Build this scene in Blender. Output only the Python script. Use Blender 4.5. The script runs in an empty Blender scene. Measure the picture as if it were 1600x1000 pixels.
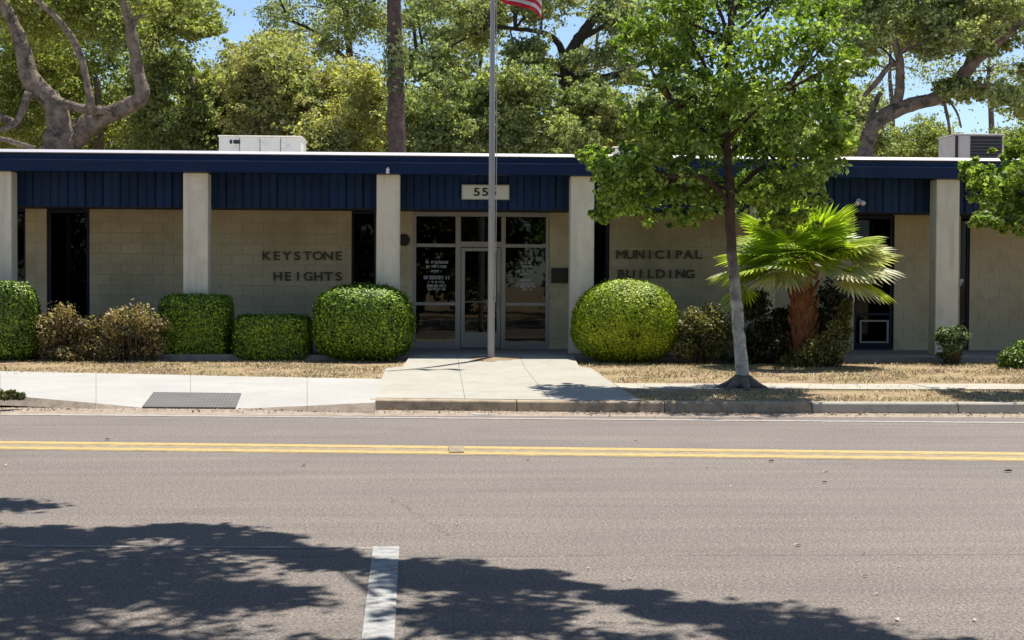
import bpy, bmesh, math, random
import numpy as np
from mathutils import Vector, Matrix

rng = np.random.default_rng(7)
random.seed(7)
S = bpy.context.scene
COL = S.collection
R = math.radians

# ------------------------------------------------------------------ camera
FPX, CX, CY, VPX, HY, CAMH, ROLL = 2400.0, 800.0, 500.0, 685.0, 437.6, 1.70, 0.0054
yaw = math.atan((CX - VPX) / FPX)
pitch = math.atan((CY - HY) / FPX)
fw = Vector((math.sin(yaw) * math.cos(pitch), math.cos(yaw) * math.cos(pitch), -math.sin(pitch)))
rt = Vector((math.cos(yaw), -math.sin(yaw), 0))
up = rt.cross(fw)
rt2 = (rt + up * ROLL).normalized()
up2 = (up - rt * ROLL).normalized()
CAM = Vector((0, 0, CAMH))
cd = bpy.data.cameras.new('camera')
cd.lens = 54.0
cd.sensor_width = 36.0
cd.clip_end = 2000
cd.clip_start = 0.1
cam = bpy.data.objects.new('camera', cd)
COL.objects.link(cam)
m = Matrix((rt2, up2, -fw)).transposed().to_4x4()
m.translation = CAM
cam.matrix_world = m
S.camera = cam

# ------------------------------------------------------------------ light
SH = Vector((-0.21, -0.26, -1.0)).normalized()          # direction sunlight travels
sun_el = math.asin(-SH.z)
world = bpy.data.worlds.new('World')
S.world = world
world.use_nodes = True
wn = world.node_tree.nodes
wl = world.node_tree.links
bg = wn['Background']
sky = wn.new('ShaderNodeTexSky')
sky.sky_type = 'NISHITA'
sky.sun_disc = False
sky.sun_elevation = sun_el
sky.sun_rotation = math.atan2(-SH.x, -SH.y)
sky.air_density = 0.75
sky.dust_density = 0.35
sky.ozone_density = 2.0
wl.new(sky.outputs[0], bg.inputs[0])
bg.inputs[1].default_value = 0.10
sd = bpy.data.lights.new('sun', 'SUN')
sd.energy = 4.6
sd.angle = R(0.55)
sd.color = (1.0, 0.955, 0.88)
sun = bpy.data.objects.new('sun', sd)
COL.objects.link(sun)
sun.rotation_euler = SH.to_track_quat('-Z', 'Y').to_euler()
S.view_settings.view_transform = 'Standard'
S.view_settings.look = 'None'
S.view_settings.gamma = 1
S.view_settings.exposure = 0.80
S.view_settings.use_curve_mapping = False


# ------------------------------------------------------------------ measuring helpers
def ray(x, y):
    return (fw + rt2 * ((x - CX) / FPX) - up2 * ((y - CY) / FPX))


def P(x, y, Y):
    d = ray(x, y)
    return CAM + d * (Y / d.y)


def G(x, y, z):
    d = ray(x, y)
    return CAM + d * ((z - CAMH) / d.z)


def zg(Y):                                            # height of the ground away from the road
    return float(np.interp(Y, [19.4, 21.5, 23, 27.4, 60], [.13, .16, .18, .25, .3]))


def GG(x, y, dz=0.0):
    z = .15
    for _ in range(12):
        p = G(x, y, z)
        z = zg(p.y) + dz
    return p


def ppm(Y):
    return FPX / Y


# ------------------------------------------------------------------ object helpers
def tag(o, label=None, cat=None, group=None, kind=None):
    if label: o['label'] = label
    if cat: o['category'] = cat
    if group: o['group'] = group
    if kind: o['kind'] = kind
    return o


def empty(name, loc=(0, 0, 0), **k):
    o = bpy.data.objects.new(name, None)
    COL.objects.link(o)
    o.location = loc
    o.empty_display_size = .2
    return tag(o, **k)


def link(name, me, parent=None, mat=None):
    o = bpy.data.objects.new(name, me)
    COL.objects.link(o)
    if mat is not None:
        for mm in (mat if isinstance(mat, (list, tuple)) else [mat]):
            me.materials.append(mm)
    if parent is not None:
        o.parent = parent
        p = parent
        off = Vector(p.location)
        while p.parent is not None:
            p = p.parent
            off += Vector(p.location)
        o.location = -off                              # meshes are written in world coordinates
    return o


class MB:
    """collects verts and faces for one mesh"""
    def __init__(s):
        s.v, s.f, s.m = [], [], []

    def face(s, pts, mi=0):
        n = len(s.v)
        s.v += [tuple(p) for p in pts]
        s.f.append(list(range(n, n + len(pts))))
        s.m.append(mi)
        return s

    def box(s, x0, x1, y0, y1, z0, z1, mi=0):
        n = len(s.v)
        s.v += [(x0, y0, z0), (x1, y0, z0), (x1, y1, z0), (x0, y1, z0), (x0, y0, z1), (x1, y0, z1), (x1, y1, z1), (x0, y1, z1)]
        for q in ((0, 3, 2, 1), (4, 5, 6, 7), (0, 1, 5, 4), (1, 2, 6, 5), (2, 3, 7, 6), (3, 0, 4, 7)):
            s.f.append([n + i for i in q])
            s.m.append(mi)
        return s

    def prism(s, prof, x0, x1, mi=0):                    # profile in (y, z), run along x
        n = len(s.v)
        k = len(prof)
        s.v += [(x0, y, z) for y, z in prof] + [(x1, y, z) for y, z in prof]
        for i in range(k):
            j = (i + 1) % k
            s.f.append([n + i, n + k + i, n + k + j, n + j])
            s.m.append(mi)
        s.f.append([n + i for i in range(k)])
        s.f.append([n + k + i for i in reversed(range(k))])
        s.m += [mi, mi]
        return s

    def tube(s, pts, rad, seg=10, mi=0, jit=0.0, cap=True):
        pts = [Vector(p) for p in pts]
        n0 = len(s.v)
        prev = None
        for i, p in enumerate(pts):
            a = pts[max(i - 1, 0)]
            b = pts[min(i + 1, len(pts) - 1)]
            t = (b - a).normalized()
            if prev is None:
                ref = Vector((0, 1, 0)) if abs(t.y) < .9 else Vector((1, 0, 0))
                u = t.cross(ref).normalized()
            else:
                u = (prev - t * prev.dot(t)).normalized()
            prev = u
            w = t.cross(u)
            for k in range(seg):
                an = 2 * math.pi * k / seg
                r = rad[i] * (1 + jit * (random.random() - .5) * 2)
                s.v.append(tuple(p + u * math.cos(an) * r + w * math.sin(an) * r))
        for i in range(len(pts) - 1):
            for k in range(seg):
                a = n0 + i * seg + k
                b = n0 + i * seg + (k + 1) % seg
                s.f.append([a, b, b + seg, a + seg])
                s.m.append(mi)
        if cap:
            s.f.append([n0 + k for k in reversed(range(seg))])
            s.f.append([n0 + (len(pts) - 1) * seg + k for k in range(seg)])
            s.m += [mi, mi]
        return s

    def mesh(s, name, smooth=False, bevel=0):
        me = bpy.data.meshes.new(name)
        me.from_pydata(s.v, [], s.f)
        me.polygons.foreach_set('material_index', s.m)
        if bevel:
            bm = bmesh.new()
            bm.from_mesh(me)
            bmesh.ops.recalc_face_normals(bm, faces=bm.faces)
            bmesh.ops.bevel(bm, geom=list(bm.edges), offset=bevel, segments=1, affect='EDGES', clamp_overlap=True)
            bm.to_mesh(me)
            bm.free()
        if smooth:
            me.polygons.foreach_set('use_smooth', [True] * len(me.polygons))
        me.update()
        return me

    def build(s, name, mat, parent=None, smooth=False, bevel=0):
        return link(name, s.mesh(name, smooth, bevel), parent, mat)


def smooth_path(pts, rad, n=5):
    """Catmull-Rom resample of points with radii"""
    pts = [Vector(p) for p in pts]
    P_ = [pts[0]] + pts + [pts[-1]]
    R_ = [rad[0]] + list(rad) + [rad[-1]]
    op, orr = [], []
    for i in range(1, len(P_) - 2):
        for k in range(n):
            t = k / n
            a, b, c, d = P_[i - 1:i + 3]
            op.append(.5 * ((2 * b) + (c - a) * t + (2 * a - 5 * b + 4 * c - d) * t * t + (3 * b - a - 3 * c + d) * t ** 3))
            orr.append(R_[i] * (1 - t) + R_[i + 1] * t)
    op.append(pts[-1])
    orr.append(rad[-1])
    return op, orr


def quads_mesh(name, V, mat, parent=None, k=4):
    """V: (n, k, 3) array, one face of k corners each"""
    n = V.shape[0]
    me = bpy.data.meshes.new(name)
    me.vertices.add(n * k)
    me.vertices.foreach_set('co', V.astype(np.float32).ravel())
    me.loops.add(n * k)
    me.loops.foreach_set('vertex_index', np.arange(n * k, dtype=np.int32))
    me.polygons.add(n)
    me.polygons.foreach_set('loop_start', np.arange(0, n * k, k, dtype=np.int32))
    me.update(calc_edges=True)
    return link(name, me, parent, mat)


def leaf_quads(c, nrm, L, W, lvar=.35):
    """c (n,3) centres, nrm (n,3) normals -> (n,4,3) leaf rhombs"""
    n = len(c)
    nrm = nrm / (np.linalg.norm(nrm, axis=1, keepdims=True) + 1e-9)
    t = rng.normal(size=(n, 3))
    a = np.cross(nrm, t)
    a /= (np.linalg.norm(a, axis=1, keepdims=True) + 1e-9)
    b = np.cross(nrm, a)
    s = (1 + lvar * (rng.random((n, 1)) * 2 - 1))
    a = a * L * .5 * s
    b = b * W * .5 * s
    fold = nrm * (W * .18)
    return np.stack([c - a, c + b + fold - a * .15, c + a, c - b + fold - a * .15], axis=1)


# ------------------------------------------------------------------ materials
def new_mat(name):
    m_ = bpy.data.materials.new(name)
    m_.use_nodes = True
    nt = m_.node_tree
    return m_, nt, nt.nodes, nt.links, nt.nodes['Principled BSDF']


def noise(N, L, scale, detail=4, rough=.6, vec=None, coord='pos', stretch=None):
    t = N.new('ShaderNodeTexNoise')
    t.inputs['Scale'].default_value = scale
    t.inputs['Detail'].default_value = detail
    t.inputs['Roughness'].default_value = rough
    g = N.new('ShaderNodeNewGeometry')
    src = g.outputs['Position']
    if stretch:
        mp = N.new('ShaderNodeMapping')
        mp.inputs['Scale'].default_value = stretch
        L.new(src, mp.inputs[0])
        src = mp.outputs[0]
    L.new(src, t.inputs['Vector'])
    return t.outputs['Fac']


def ramp(N, L, fac, stops):
    r = N.new('ShaderNodeValToRGB')
    e = r.color_ramp.elements
    while len(e) < len(stops):
        e.new(.5)
    for el, (p, c) in zip(e, stops):
        el.position = p
        el.color = (*c, 1) if len(c) == 3 else c
    L.new(fac, r.inputs[0])
    return r.outputs[0]


def mix(N, L, f, a, b, mode='MIX'):
    x = N.new('ShaderNodeMix')
    x.data_type = 'RGBA'
    x.blend_type = mode
    for sock, v in ((x.inputs[0], f), (x.inputs[6], a), (x.inputs[7], b)):
        if hasattr(v, 'links') or hasattr(v, 'is_linked'):
            L.new(v, sock)
        elif isinstance(v, (int, float)):
            sock.default_value = v
        else:
            sock.default_value = (*v, 1)
    return x.outputs[2]


def bump(N, L, bs, fac, strength, dist=.01):
    b = N.new('ShaderNodeBump')
    b.inputs['Strength'].default_value = strength
    b.inputs['Distance'].default_value = dist
    L.new(fac, b.inputs['Height'])
    L.new(b.outputs[0], bs.inputs['Normal'])


def plain(name, c, rough=.6, var=.12, scale=3.0, metal=0.0, fine=60, bstr=.15, bdist=.004, spec=.4, island=0.0, dirt=None, streak=None):
    m_, nt, N, L, bs = new_mat(name)
    c = np.array(c)
    n1 = noise(N, L, scale, 5)
    colr = ramp(N, L, n1, [(.3, tuple(c * (1 - var))), (.7, tuple(np.minimum(c * (1 + var), 1)))])
    if island:
        oi = N.new('ShaderNodeObjectInfo')
        rr = ramp(N, L, oi.outputs['Random'], [(0, (1 - island,) * 3), (1, (1 + island * .4,) * 3)])
        colr = mix(N, L, 1.0, colr, rr, 'MULTIPLY')
    if streak:
        sf_ = ramp(N, L, noise(N, L, streak[1], 5, .7, stretch=(1, 1, .07)), [(streak[2], (0, 0, 0)), (streak[3], (.8, .8, .8))])
        colr = mix(N, L, sf_, colr, streak[0])
    if dirt:
        dn = noise(N, L, dirt[1], 6, .7)
        f = ramp(N, L, dn, [(dirt[2], (0, 0, 0)), (dirt[3], (1, 1, 1))])
        colr = mix(N, L, f, colr, dirt[0])
    L.new(colr, bs.inputs['Base Color'])
    bs.inputs['Roughness'].default_value = rough
    bs.inputs['Metallic'].default_value = metal
    bs.inputs['Specular IOR Level'].default_value = spec
    if bstr:
        bump(N, L, bs, noise(N, L, fine, 3), bstr, bdist)
    return m_


def leafmat(name, dark, mid, light, scale=1.2, trans=.35, rough=.5, patch=None):
    m_, nt, N, L, bs = new_mat(name)
    g = N.new('ShaderNodeNewGeometry')
    c1 = ramp(N, L, g.outputs['Random Per Island'], [(0, dark), (.5, mid), (1, light)])
    n1 = noise(N, L, scale, 3)
    k = ramp(N, L, n1, [(.35, (.72, .78, .8)), (.65, (1.2, 1.12, .95))])
    c2 = mix(N, L, 1.0, c1, k, 'MULTIPLY')
    if patch:
        f = ramp(N, L, noise(N, L, scale * 2.2, 4), [(.5, (0, 0, 0)), (.66, (1, 1, 1))])
        c2 = mix(N, L, f, c2, patch)
    L.new(c2, bs.inputs['Base Color'])
    bs.inputs['Roughness'].default_value = rough
    bs.inputs['Specular IOR Level'].default_value = .35
    tr = N.new('ShaderNodeBsdfTranslucent')
    tc = mix(N, L, 1.0, c2, (1.1, 1.25, .5), 'MULTIPLY')
    L.new(tc, tr.inputs[0])
    mx = N.new('ShaderNodeMixShader')
    mx.inputs[0].default_value = trans
    L.new(bs.outputs[0], mx.inputs[1])
    L.new(tr.outputs[0], mx.inputs[2])
    L.new(mx.outputs[0], N['Material Output'].inputs[0])
    return m_


def asphalt():
    m_, nt, N, L, bs = new_mat('asphalt')
    base = (.165, .144, .126)
    n1 = noise(N, L, .35, 4)
    c = ramp(N, L, n1, [(.3, tuple(v * .93 for v in base)), (.7, tuple(v * 1.07 for v in base))])
    sp = noise(N, L, 55, 2, .8)
    s = ramp(N, L, sp, [(.34, (.35, .35, .37)), (.5, (1, 1, 1)), (.66, (1.7, 1.65, 1.6))])
    c = mix(N, L, .95, c, s, 'MULTIPLY')
    st = noise(N, L, 1.0, 3, .6, stretch=(.25, 3.2, 1))            # long wheel tracks along the street
    s2 = ramp(N, L, st, [(.3, (.84, .84, .87)), (.7, (1.12, 1.10, 1.08))])
    c = mix(N, L, .9, c, s2, 'MULTIPLY')
    so = noise(N, L, .9, 6, .7)
    c = mix(N, L, ramp(N, L, so, [(.56, (0, 0, 0)), (.78, (.5, .5, .5))]), c, (.10, .085, .072))
    g2 = ramp(N, L, noise(N, L, 20, 3, .7), [(.35, (.82, .82, .84)), (.65, (1.14, 1.13, 1.1))])
    c = mix(N, L, .8, c, g2, 'MULTIPLY')
    # seam between the lane and the parking lane, and two thin cracks
    g = N.new('ShaderNodeNewGeometry')
    sx = N.new('ShaderNodeSeparateXYZ')
    L.new(g.outputs['Position'], sx.inputs[0])

    def math_(op, a, b=None, cval=None):
        q = N.new('ShaderNodeMath')
        q.operation = op
        for i, v in enumerate((a, b, cval)):
            if v is None: continue
            if isinstance(v, (int, float)): q.inputs[i].default_value = v
            else: L.new(v, q.inputs[i])
        return q.outputs[0]
    wob = math_('MULTIPLY', math_('SUBTRACT', noise(N, L, 1.7, 5, .7), .5), .10)
    yy = math_('ADD', sx.outputs[1], wob)
    f = math_('LESS_THAN', math_('ABSOLUTE', math_('SUBTRACT', yy, SEAM)), .010)
    fade = math_('GREATER_THAN', noise(N, L, 2.3, 2), .44)
    f = math_('MULTIPLY', f, fade)
    wob2 = math_('MULTIPLY', math_('SUBTRACT', noise(N, L, 3.0, 5, .7), .5), .35)
    # diagonal crack: from C0 to C1
    (ax, ay), (bx, by) = CRACK
    ln = math.hypot(bx - ax, by - ay)
    ux, uy = (bx - ax) / ln, (by - ay) / ln
    rx = math_('SUBTRACT', sx.outputs[0], ax)
    ry = math_('SUBTRACT', sx.outputs[1], ay)
    al = math_('ADD', math_('MULTIPLY', rx, ux), math_('MULTIPLY', ry, uy))
    pe = math_('ADD', math_('SUBTRACT', math_('MULTIPLY', rx, uy), math_('MULTIPLY', ry, ux)), wob2)
    f2 = math_('MULTIPLY', math_('LESS_THAN', math_('ABSOLUTE', pe), .007), math_('MULTIPLY', math_('GREATER_THAN', al, 0), math_('LESS_THAN', al, ln)))
    ff = math_('MULTIPLY', math_('MAXIMUM', f, f2), .6)
    c = mix(N, L, ff, c, (.05, .045, .04))
    L.new(c, bs.inputs['Base Color'])
    bs.inputs['Roughness'].default_value = .85
    bs.inputs['Specular IOR Level'].default_value = .3
    bump(N, L, bs, noise(N, L, 70, 2), .5, .006)
    return m_


def concrete(name, c, dirt=(.25, .2, .13), amt=(.58, .8), scale=.8):
    m_, nt, N, L, bs = new_mat(name)
    c = np.array(c)
    n1 = noise(N, L, scale, 6, .65)
    col_ = ramp(N, L, n1, [(.3, tuple(c * .9)), (.7, tuple(c * 1.06))])
    f = ramp(N, L, noise(N, L, scale * 2.6, 7, .75), [(amt[0], (0, 0, 0)), (amt[1], (.75, .75, .75))])
    col_ = mix(N, L, f, col_, dirt)
    fine = ramp(N, L, noise(N, L, 45, 2, .8), [(.3, (.86, .86, .86)), (.7, (1.08, 1.08, 1.08))])
    col_ = mix(N, L, .7, col_, fine, 'MULTIPLY')
    L.new(col_, bs.inputs['Base Color'])
    bs.inputs['Roughness'].default_value = .85
    bump(N, L, bs, noise(N, L, 50, 3), .35, .004)
    return m_


def lawnmat():
    m_, nt, N, L, bs = new_mat('dry lawn')
    n1 = noise(N, L, 1.6, 6, .7)
    c = ramp(N, L, n1, [(.30, (.13, .13, .045)), (.40, (.26, .205, .10)), (.50, (.36, .27, .15)), (.58, (.21, .135, .08)), (.72, (.43, .32, .20))])
    n2 = ramp(N, L, noise(N, L, 22, 4, .8), [(.3, (.55, .52, .45)), (.6, (1.1, 1.08, 1.05))])
    c = mix(N, L, .85, c, n2, 'MULTIPLY')
    n3 = ramp(N, L, noise(N, L, 5, 4, .6), [(.55, (0, 0, 0)), (.75, (.6, .6, .6))])
    c = mix(N, L, n3, c, (.33, .22, .14))
    L.new(c, bs.inputs['Base Color'])
    bs.inputs['Roughness'].default_value = .95
    bump(N, L, bs, noise(N, L, 30, 5), .9, .03)
    return m_


def glassmat(name, tint, refl_ior=1.75, clear=.35):
    m_, nt, N, L, bs = new_mat(name)
    N.remove(bs)
    tr = N.new('ShaderNodeBsdfTransparent')
    tr.inputs[0].default_value = (*tint, 1)
    gl = N.new('ShaderNodeBsdfGlossy')
    gl.inputs['Roughness'].default_value = .015
    gl.inputs['Color'].default_value = (.92, .95, .92, 1)
    bn = N.new('ShaderNodeBump')
    bn.inputs['Strength'].default_value = .04
    bn.inputs['Distance'].default_value = .02
    L.new(noise(N, L, 1.1, 2), bn.inputs['Height'])
    L.new(bn.outputs[0], gl.inputs['Normal'])
    fr = N.new('ShaderNodeFresnel')
    fr.inputs[0].default_value = refl_ior
    mx = N.new('ShaderNodeMixShader')
    L.new(fr.outputs[0], mx.inputs[0])
    L.new(tr.outputs[0], mx.inputs[1])
    L.new(gl.outputs[0], mx.inputs[2])
    L.new(mx.outputs[0], N['Material Output'].inputs[0])
    return m_


SEAM = G(1100, 868, 0).y
ca, cb = G(605, 776, 0), G(705, 838, 0)
CRACK = ((ca.x, ca.y), (cb.x, cb.y))
M = dict(
    asphalt=asphalt(),
    gutter=concrete('gutter', (.33, .265, .205), (.18, .135, .09), (.4, .62), 2.5),
    walk=concrete('white concrete', (.37, .355, .325), (.29, .27, .235), (.5, .78)),
    apron=concrete('cream concrete', (.35, .33, .275), (.26, .22, .15), (.5, .76), 1.1),
    sidewalk=concrete('old sidewalk', (.38, .35, .28), (.22, .18, .11), (.5, .75), 1.4),
    kerb=concrete('kerb concrete', (.38, .30, .20), (.08, .055, .035), (.45, .7), 2.2),
    kerb2=concrete('grey kerb', (.33, .30, .25), (.1, .085, .06), (.52, .75), 2.4),
    slab=concrete('building slab', (.30, .28, .25), (.13, .09, .06), (.5, .75), 1.5),
    lawn=lawnmat(),
    yellow=plain('yellow road paint', (.42, .30, .10), .7, .14, 6, dirt=((.20, .165, .11), 16, .48, .74)),
    yellowold=plain('worn yellow paint', (.30, .225, .11), .8, .14, 6, dirt=((.18, .155, .125), 9, .42, .6)),
    white=plain('white road paint', (.36, .335, .30), .7, .1, 6, dirt=((.2, .18, .16), 14, .45, .68)),
    stripe=plain('bright road paint', (.33, .33, .32), .7, .1, 6, dirt=((.17, .155, .14), 10, .46, .66)),
    column=plain('column paint', (.74, .67, .52), .75, .05, 1.5, bstr=.25, fine=40, dirt=((.56, .51, .40), 2.2, .5, .8), streak=((.50, .46, .37), 5, .5, .72)),
    block=plain('block paint', (.62, .515, .32), .85, .07, 1.2, bstr=.4, fine=45, bdist=.006, island=.07, dirt=((.44, .36, .21), 1.6, .46, .72)),
    mortar=plain('mortar', (.47, .39, .25), .9, .08, 3, bstr=.3),
    navy=plain('navy metal', (.003, .017, .066), .45, .14, 1.0, spec=.25, bstr=.06, fine=12, streak=((.012, .028, .056), 3.5, .48, .72)),
    navy2=plain('navy boards', (.004, .021, .070), .5, .16, 1.4, spec=.25, bstr=.08, fine=12, island=.25, streak=((.012, .028, .05), 5, .5, .75)),
    navy3=plain('navy frame', (.004, .006, .03), .45, .1, 1, bstr=0),
    soffit=plain('dark soffit', (.045, .045, .05), .8, .1, 2),
    trim=plain('roof edge metal', (.50, .485, .52), .5, .06, .8, bstr=.05, fine=8, dirt=((.33, .32, .33), 1.6, .55, .8)),
    alu=plain('aluminium', (.36, .34, .31), .42, .06, 2, metal=.35, bstr=.03, fine=30),
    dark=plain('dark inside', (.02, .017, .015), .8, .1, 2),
    floorin=plain('inside floor', (.08, .07, .06), .5, .1, 2),
    wood=plain('inner door wood', (.06, .022, .014), .5, .2, 4),
    glass=glassmat('door glass', (.20, .20, .19), 1.5),
    wglass=glassmat('window glass', (.10, .11, .14), 1.3),
    letter=plain('bronze letters', (.11, .085, .05), .5, .1, 8, metal=.2),
    ink=plain('black numerals', (.02, .022, .02), .6, .1, 8),
    plate=plain('sign plate', (.62, .62, .52), .6, .05, 6),
    decal=plain('window lettering', (.62, .61, .58), .6, .05, 6, bstr=0),
    plaque=plain('dark plaque', (.022, .02, .018), .45, .2, 8),
    pole=plain('flagpole paint', (.38, .355, .34), .45, .08, 3, metal=.2, dirt=((.20, .14, .09), 5, .62, .8)),
    rust=plain('pole foot', (.17, .09, .05), .8, .3, 10),
    rope=plain('rope', (.5, .48, .42), .9, .1, 10),
    fred=plain('flag red', (.52, .018, .03), .8, .06, 4, bstr=.1),
    fwhite=plain('flag white', (.72, .66, .66), .8, .04, 4, bstr=.1),
    fblue=plain('flag blue', (.01, .02, .12), .8, .06, 4, bstr=.1),
    acbox=plain('rooftop unit paint', (.80, .76, .62), .6, .06, 3, bstr=.05, dirt=((.38, .34, .28), 4, .55, .8)),
    actan=plain('tan unit paint', (.40, .36, .31), .6, .08, 3, bstr=.05, dirt=((.28, .25, .21), 4, .5, .75)),
    grille=plain('unit grille', (.13, .115, .11), .7, .1, 6),
    mat=plain('ramp panel', (.125, .118, .11), .8, .1, 3, bstr=.5, fine=30, dirt=((.2, .18, .16), 8, .6, .75)),
    soil=plain('soil', (.14, .095, .055), .95, .3, 8, bstr=.8, fine=40, bdist=.02),
    bark=plain('oak bark', (.15, .125, .10), .9, .35, 6, bstr=.9, fine=18, bdist=.04),
    barkr=plain('warm oak bark', (.19, .145, .105), .9, .45, 5, bstr=1, fine=12, bdist=.06, dirt=((.06, .05, .035), 3.5, .5, .62)),
    barkd=plain('dark bark', (.06, .05, .04), .9, .35, 6, bstr=.9, fine=18, bdist=.04),
    pine=plain('pine bark', (.085, .055, .042), .9, .45, 9, bstr=1, fine=14, bdist=.05),
    pale=plain('young tree bark', (.40, .37, .32), .85, .25, 9, bstr=.7, fine=22, bdist=.015, dirt=((.10, .08, .055), 7, .48, .62)),
    trunk2=None,
    pale2=plain('crown shade bark', (.075, .042, .028), .85, .3, 9, bstr=.7, fine=22, bdist=.015),  # bark of the upper tree, with the crown's shade put into its colour
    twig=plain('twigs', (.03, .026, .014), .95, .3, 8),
    twigb=plain('brown twigs', (.10, .065, .04), .95, .3, 8),
    palmtrunk=plain('palm trunk', (.20, .08, .04), .9, .4, 12, bstr=1, fine=30, bdist=.03),
    litter=plain('leaf litter', (.24, .17, .10), .9, .5, 30, bstr=0),
)
def trunkmat():  # sunlit pale foot and crown-shaded dark top, put into the colour by height
    m_, nt, N, L, bs = new_mat('young tree trunk')
    n1 = noise(N, L, 9, 5)
    lo = ramp(N, L, n1, [(.3, (.32, .30, .26)), (.7, (.62, .59, .52))])
    f = ramp(N, L, noise(N, L, 6, 6, .7), [(.48, (0, 0, 0)), (.64, (.8, .8, .8))])
    lo = mix(N, L, f, lo, (.12, .10, .075))
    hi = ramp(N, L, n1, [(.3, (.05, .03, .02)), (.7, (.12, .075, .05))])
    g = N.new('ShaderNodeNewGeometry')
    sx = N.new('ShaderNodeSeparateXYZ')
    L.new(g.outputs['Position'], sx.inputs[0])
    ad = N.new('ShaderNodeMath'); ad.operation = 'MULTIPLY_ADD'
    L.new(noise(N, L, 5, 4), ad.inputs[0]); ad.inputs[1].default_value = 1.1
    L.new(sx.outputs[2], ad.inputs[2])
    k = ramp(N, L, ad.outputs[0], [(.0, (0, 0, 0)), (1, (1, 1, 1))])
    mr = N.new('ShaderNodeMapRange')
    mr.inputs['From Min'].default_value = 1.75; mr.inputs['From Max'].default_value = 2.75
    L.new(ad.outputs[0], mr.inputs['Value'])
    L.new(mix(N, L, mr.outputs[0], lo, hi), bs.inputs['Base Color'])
    bs.inputs['Roughness'].default_value = .85
    bump(N, L, bs, noise(N, L, 22, 4), .8, .015)
    return m_


M['trunk2'] = trunkmat()
L_ = dict(
    hedge=leafmat('clipped hedge leaves', (.03, .07, .008), (.13, .235, .015), (.40, .56, .04), 3, .10),
    dome=leafmat('dome shrub leaves', (.14, .20, .010), (.32, .42, .016), (.46, .56, .03), 3, .10),
    box=leafmat('box hedge leaves', (.03, .065, .012), (.12, .20, .02), (.36, .50, .07), 3, .10),
    dry=leafmat('bronze shrub leaves', (.10, .08, .035), (.31, .235, .115), (.54, .44, .23), 3, .3),
    olive=leafmat('olive shrub leaves', (.05, .06, .02), (.19, .18, .06), (.36, .34, .14), 3, .3),
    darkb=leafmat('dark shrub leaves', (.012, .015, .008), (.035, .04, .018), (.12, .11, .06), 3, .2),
    pot=leafmat('small shrub leaves', (.03, .05, .02), (.12, .18, .08), (.28, .34, .17), 3, .25),
    street=leafmat('street tree leaves', (.07, .12, .02), (.22, .31, .045), (.47, .56, .20), 1.6, .5, .4),
    oakL=leafmat('left oak leaves', (.12, .145, .045), (.31, .345, .115), (.54, .56, .24), .5, .5),
    oakY=leafmat('yellow oak leaves', (.20, .20, .08), (.42, .42, .17), (.64, .62, .34), .5, .5, patch=(.38, .33, .16)),
    oakC=leafmat('central oak leaves', (.10, .12, .06), (.28, .31, .16), (.52, .55, .34), .5, .48),
    oakR=leafmat('right oak leaves', (.12, .145, .06), (.31, .34, .15), (.54, .57, .31), .5, .5),
    farG=leafmat('far tree leaves', (.12, .145, .055), (.30, .335, .135), (.54, .56, .28), .5, .48),
    near=leafmat('near oak leaves', (.03, .05, .012), (.07, .11, .02), (.13, .18, .04), .8, .2),
    palm=leafmat('palm leaves', (.17, .26, .015), (.38, .49, .04), (.58, .67, .12), 2, .40, .35),
    palmd=leafmat('dry palm leaves', (.38, .37, .18), (.56, .55, .32), (.76, .75, .55), 2, .35, .4),
    grass=leafmat('grass blades', (.13, .13, .05), (.34, .27, .14), (.54, .41, .24), 2, .04),
    tuft=leafmat('green tuft', (.05, .07, .02), (.12, .14, .05), (.2, .2, .08), 2, .2),
)


# ------------------------------------------------------------------ setting: ground, road, kerb, walks
def sheet(name, pts, z, mat, parent=None, kind='structure', dz=None):
    b = MB()
    b.face([(p[0], p[1], z if dz is None else dz(p)) for p in pts])
    o = b.build(name, mat, parent)
    if kind and parent is None: tag(o, kind=kind)
    return o


X0, X1 = -160, 160
tag(MB().face([(-600, -400, -.25), (600, -400, -.25), (600, 900, -.25), (-600, 900, -.25)]).build('ground', M['lawn']), kind='structure')
KERB = [(-160, 20.3), (-12, 20.3), (-.9, 19.95), (2, 19.62), (6, 19.5), (12, 19.5), (160, 19.5)]


def kerbY(x):
    return float(np.interp(x, [k[0] for k in KERB], [k[1] for k in KERB]))


tag(MB().face([(X0, 2.2, 0), (X1, 2.2, 0), (X1, 19.15, 0), (X0, 19.15, 0)]).build('road', M['asphalt']), kind='structure')
EDGE = [(-160, 19.25), (-2, 19.2), (8, 19.0), (160, 18.9)]
g = MB()
xs = np.linspace(-30, 30, 61)
for a, b_ in zip(xs[:-1], xs[1:]):
    e0, e1 = (float(np.interp(v, [q[0] for q in EDGE], [q[1] for q in EDGE])) - .05 for v in (a, b_))
    g.face([(a, e0, .002), (b_, e1, .002), (b_, kerbY(b_) + .12, .008), (a, kerbY(a) + .12, .008)])
tag(g.build('gutter', M['gutter']), kind='structure')

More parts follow.
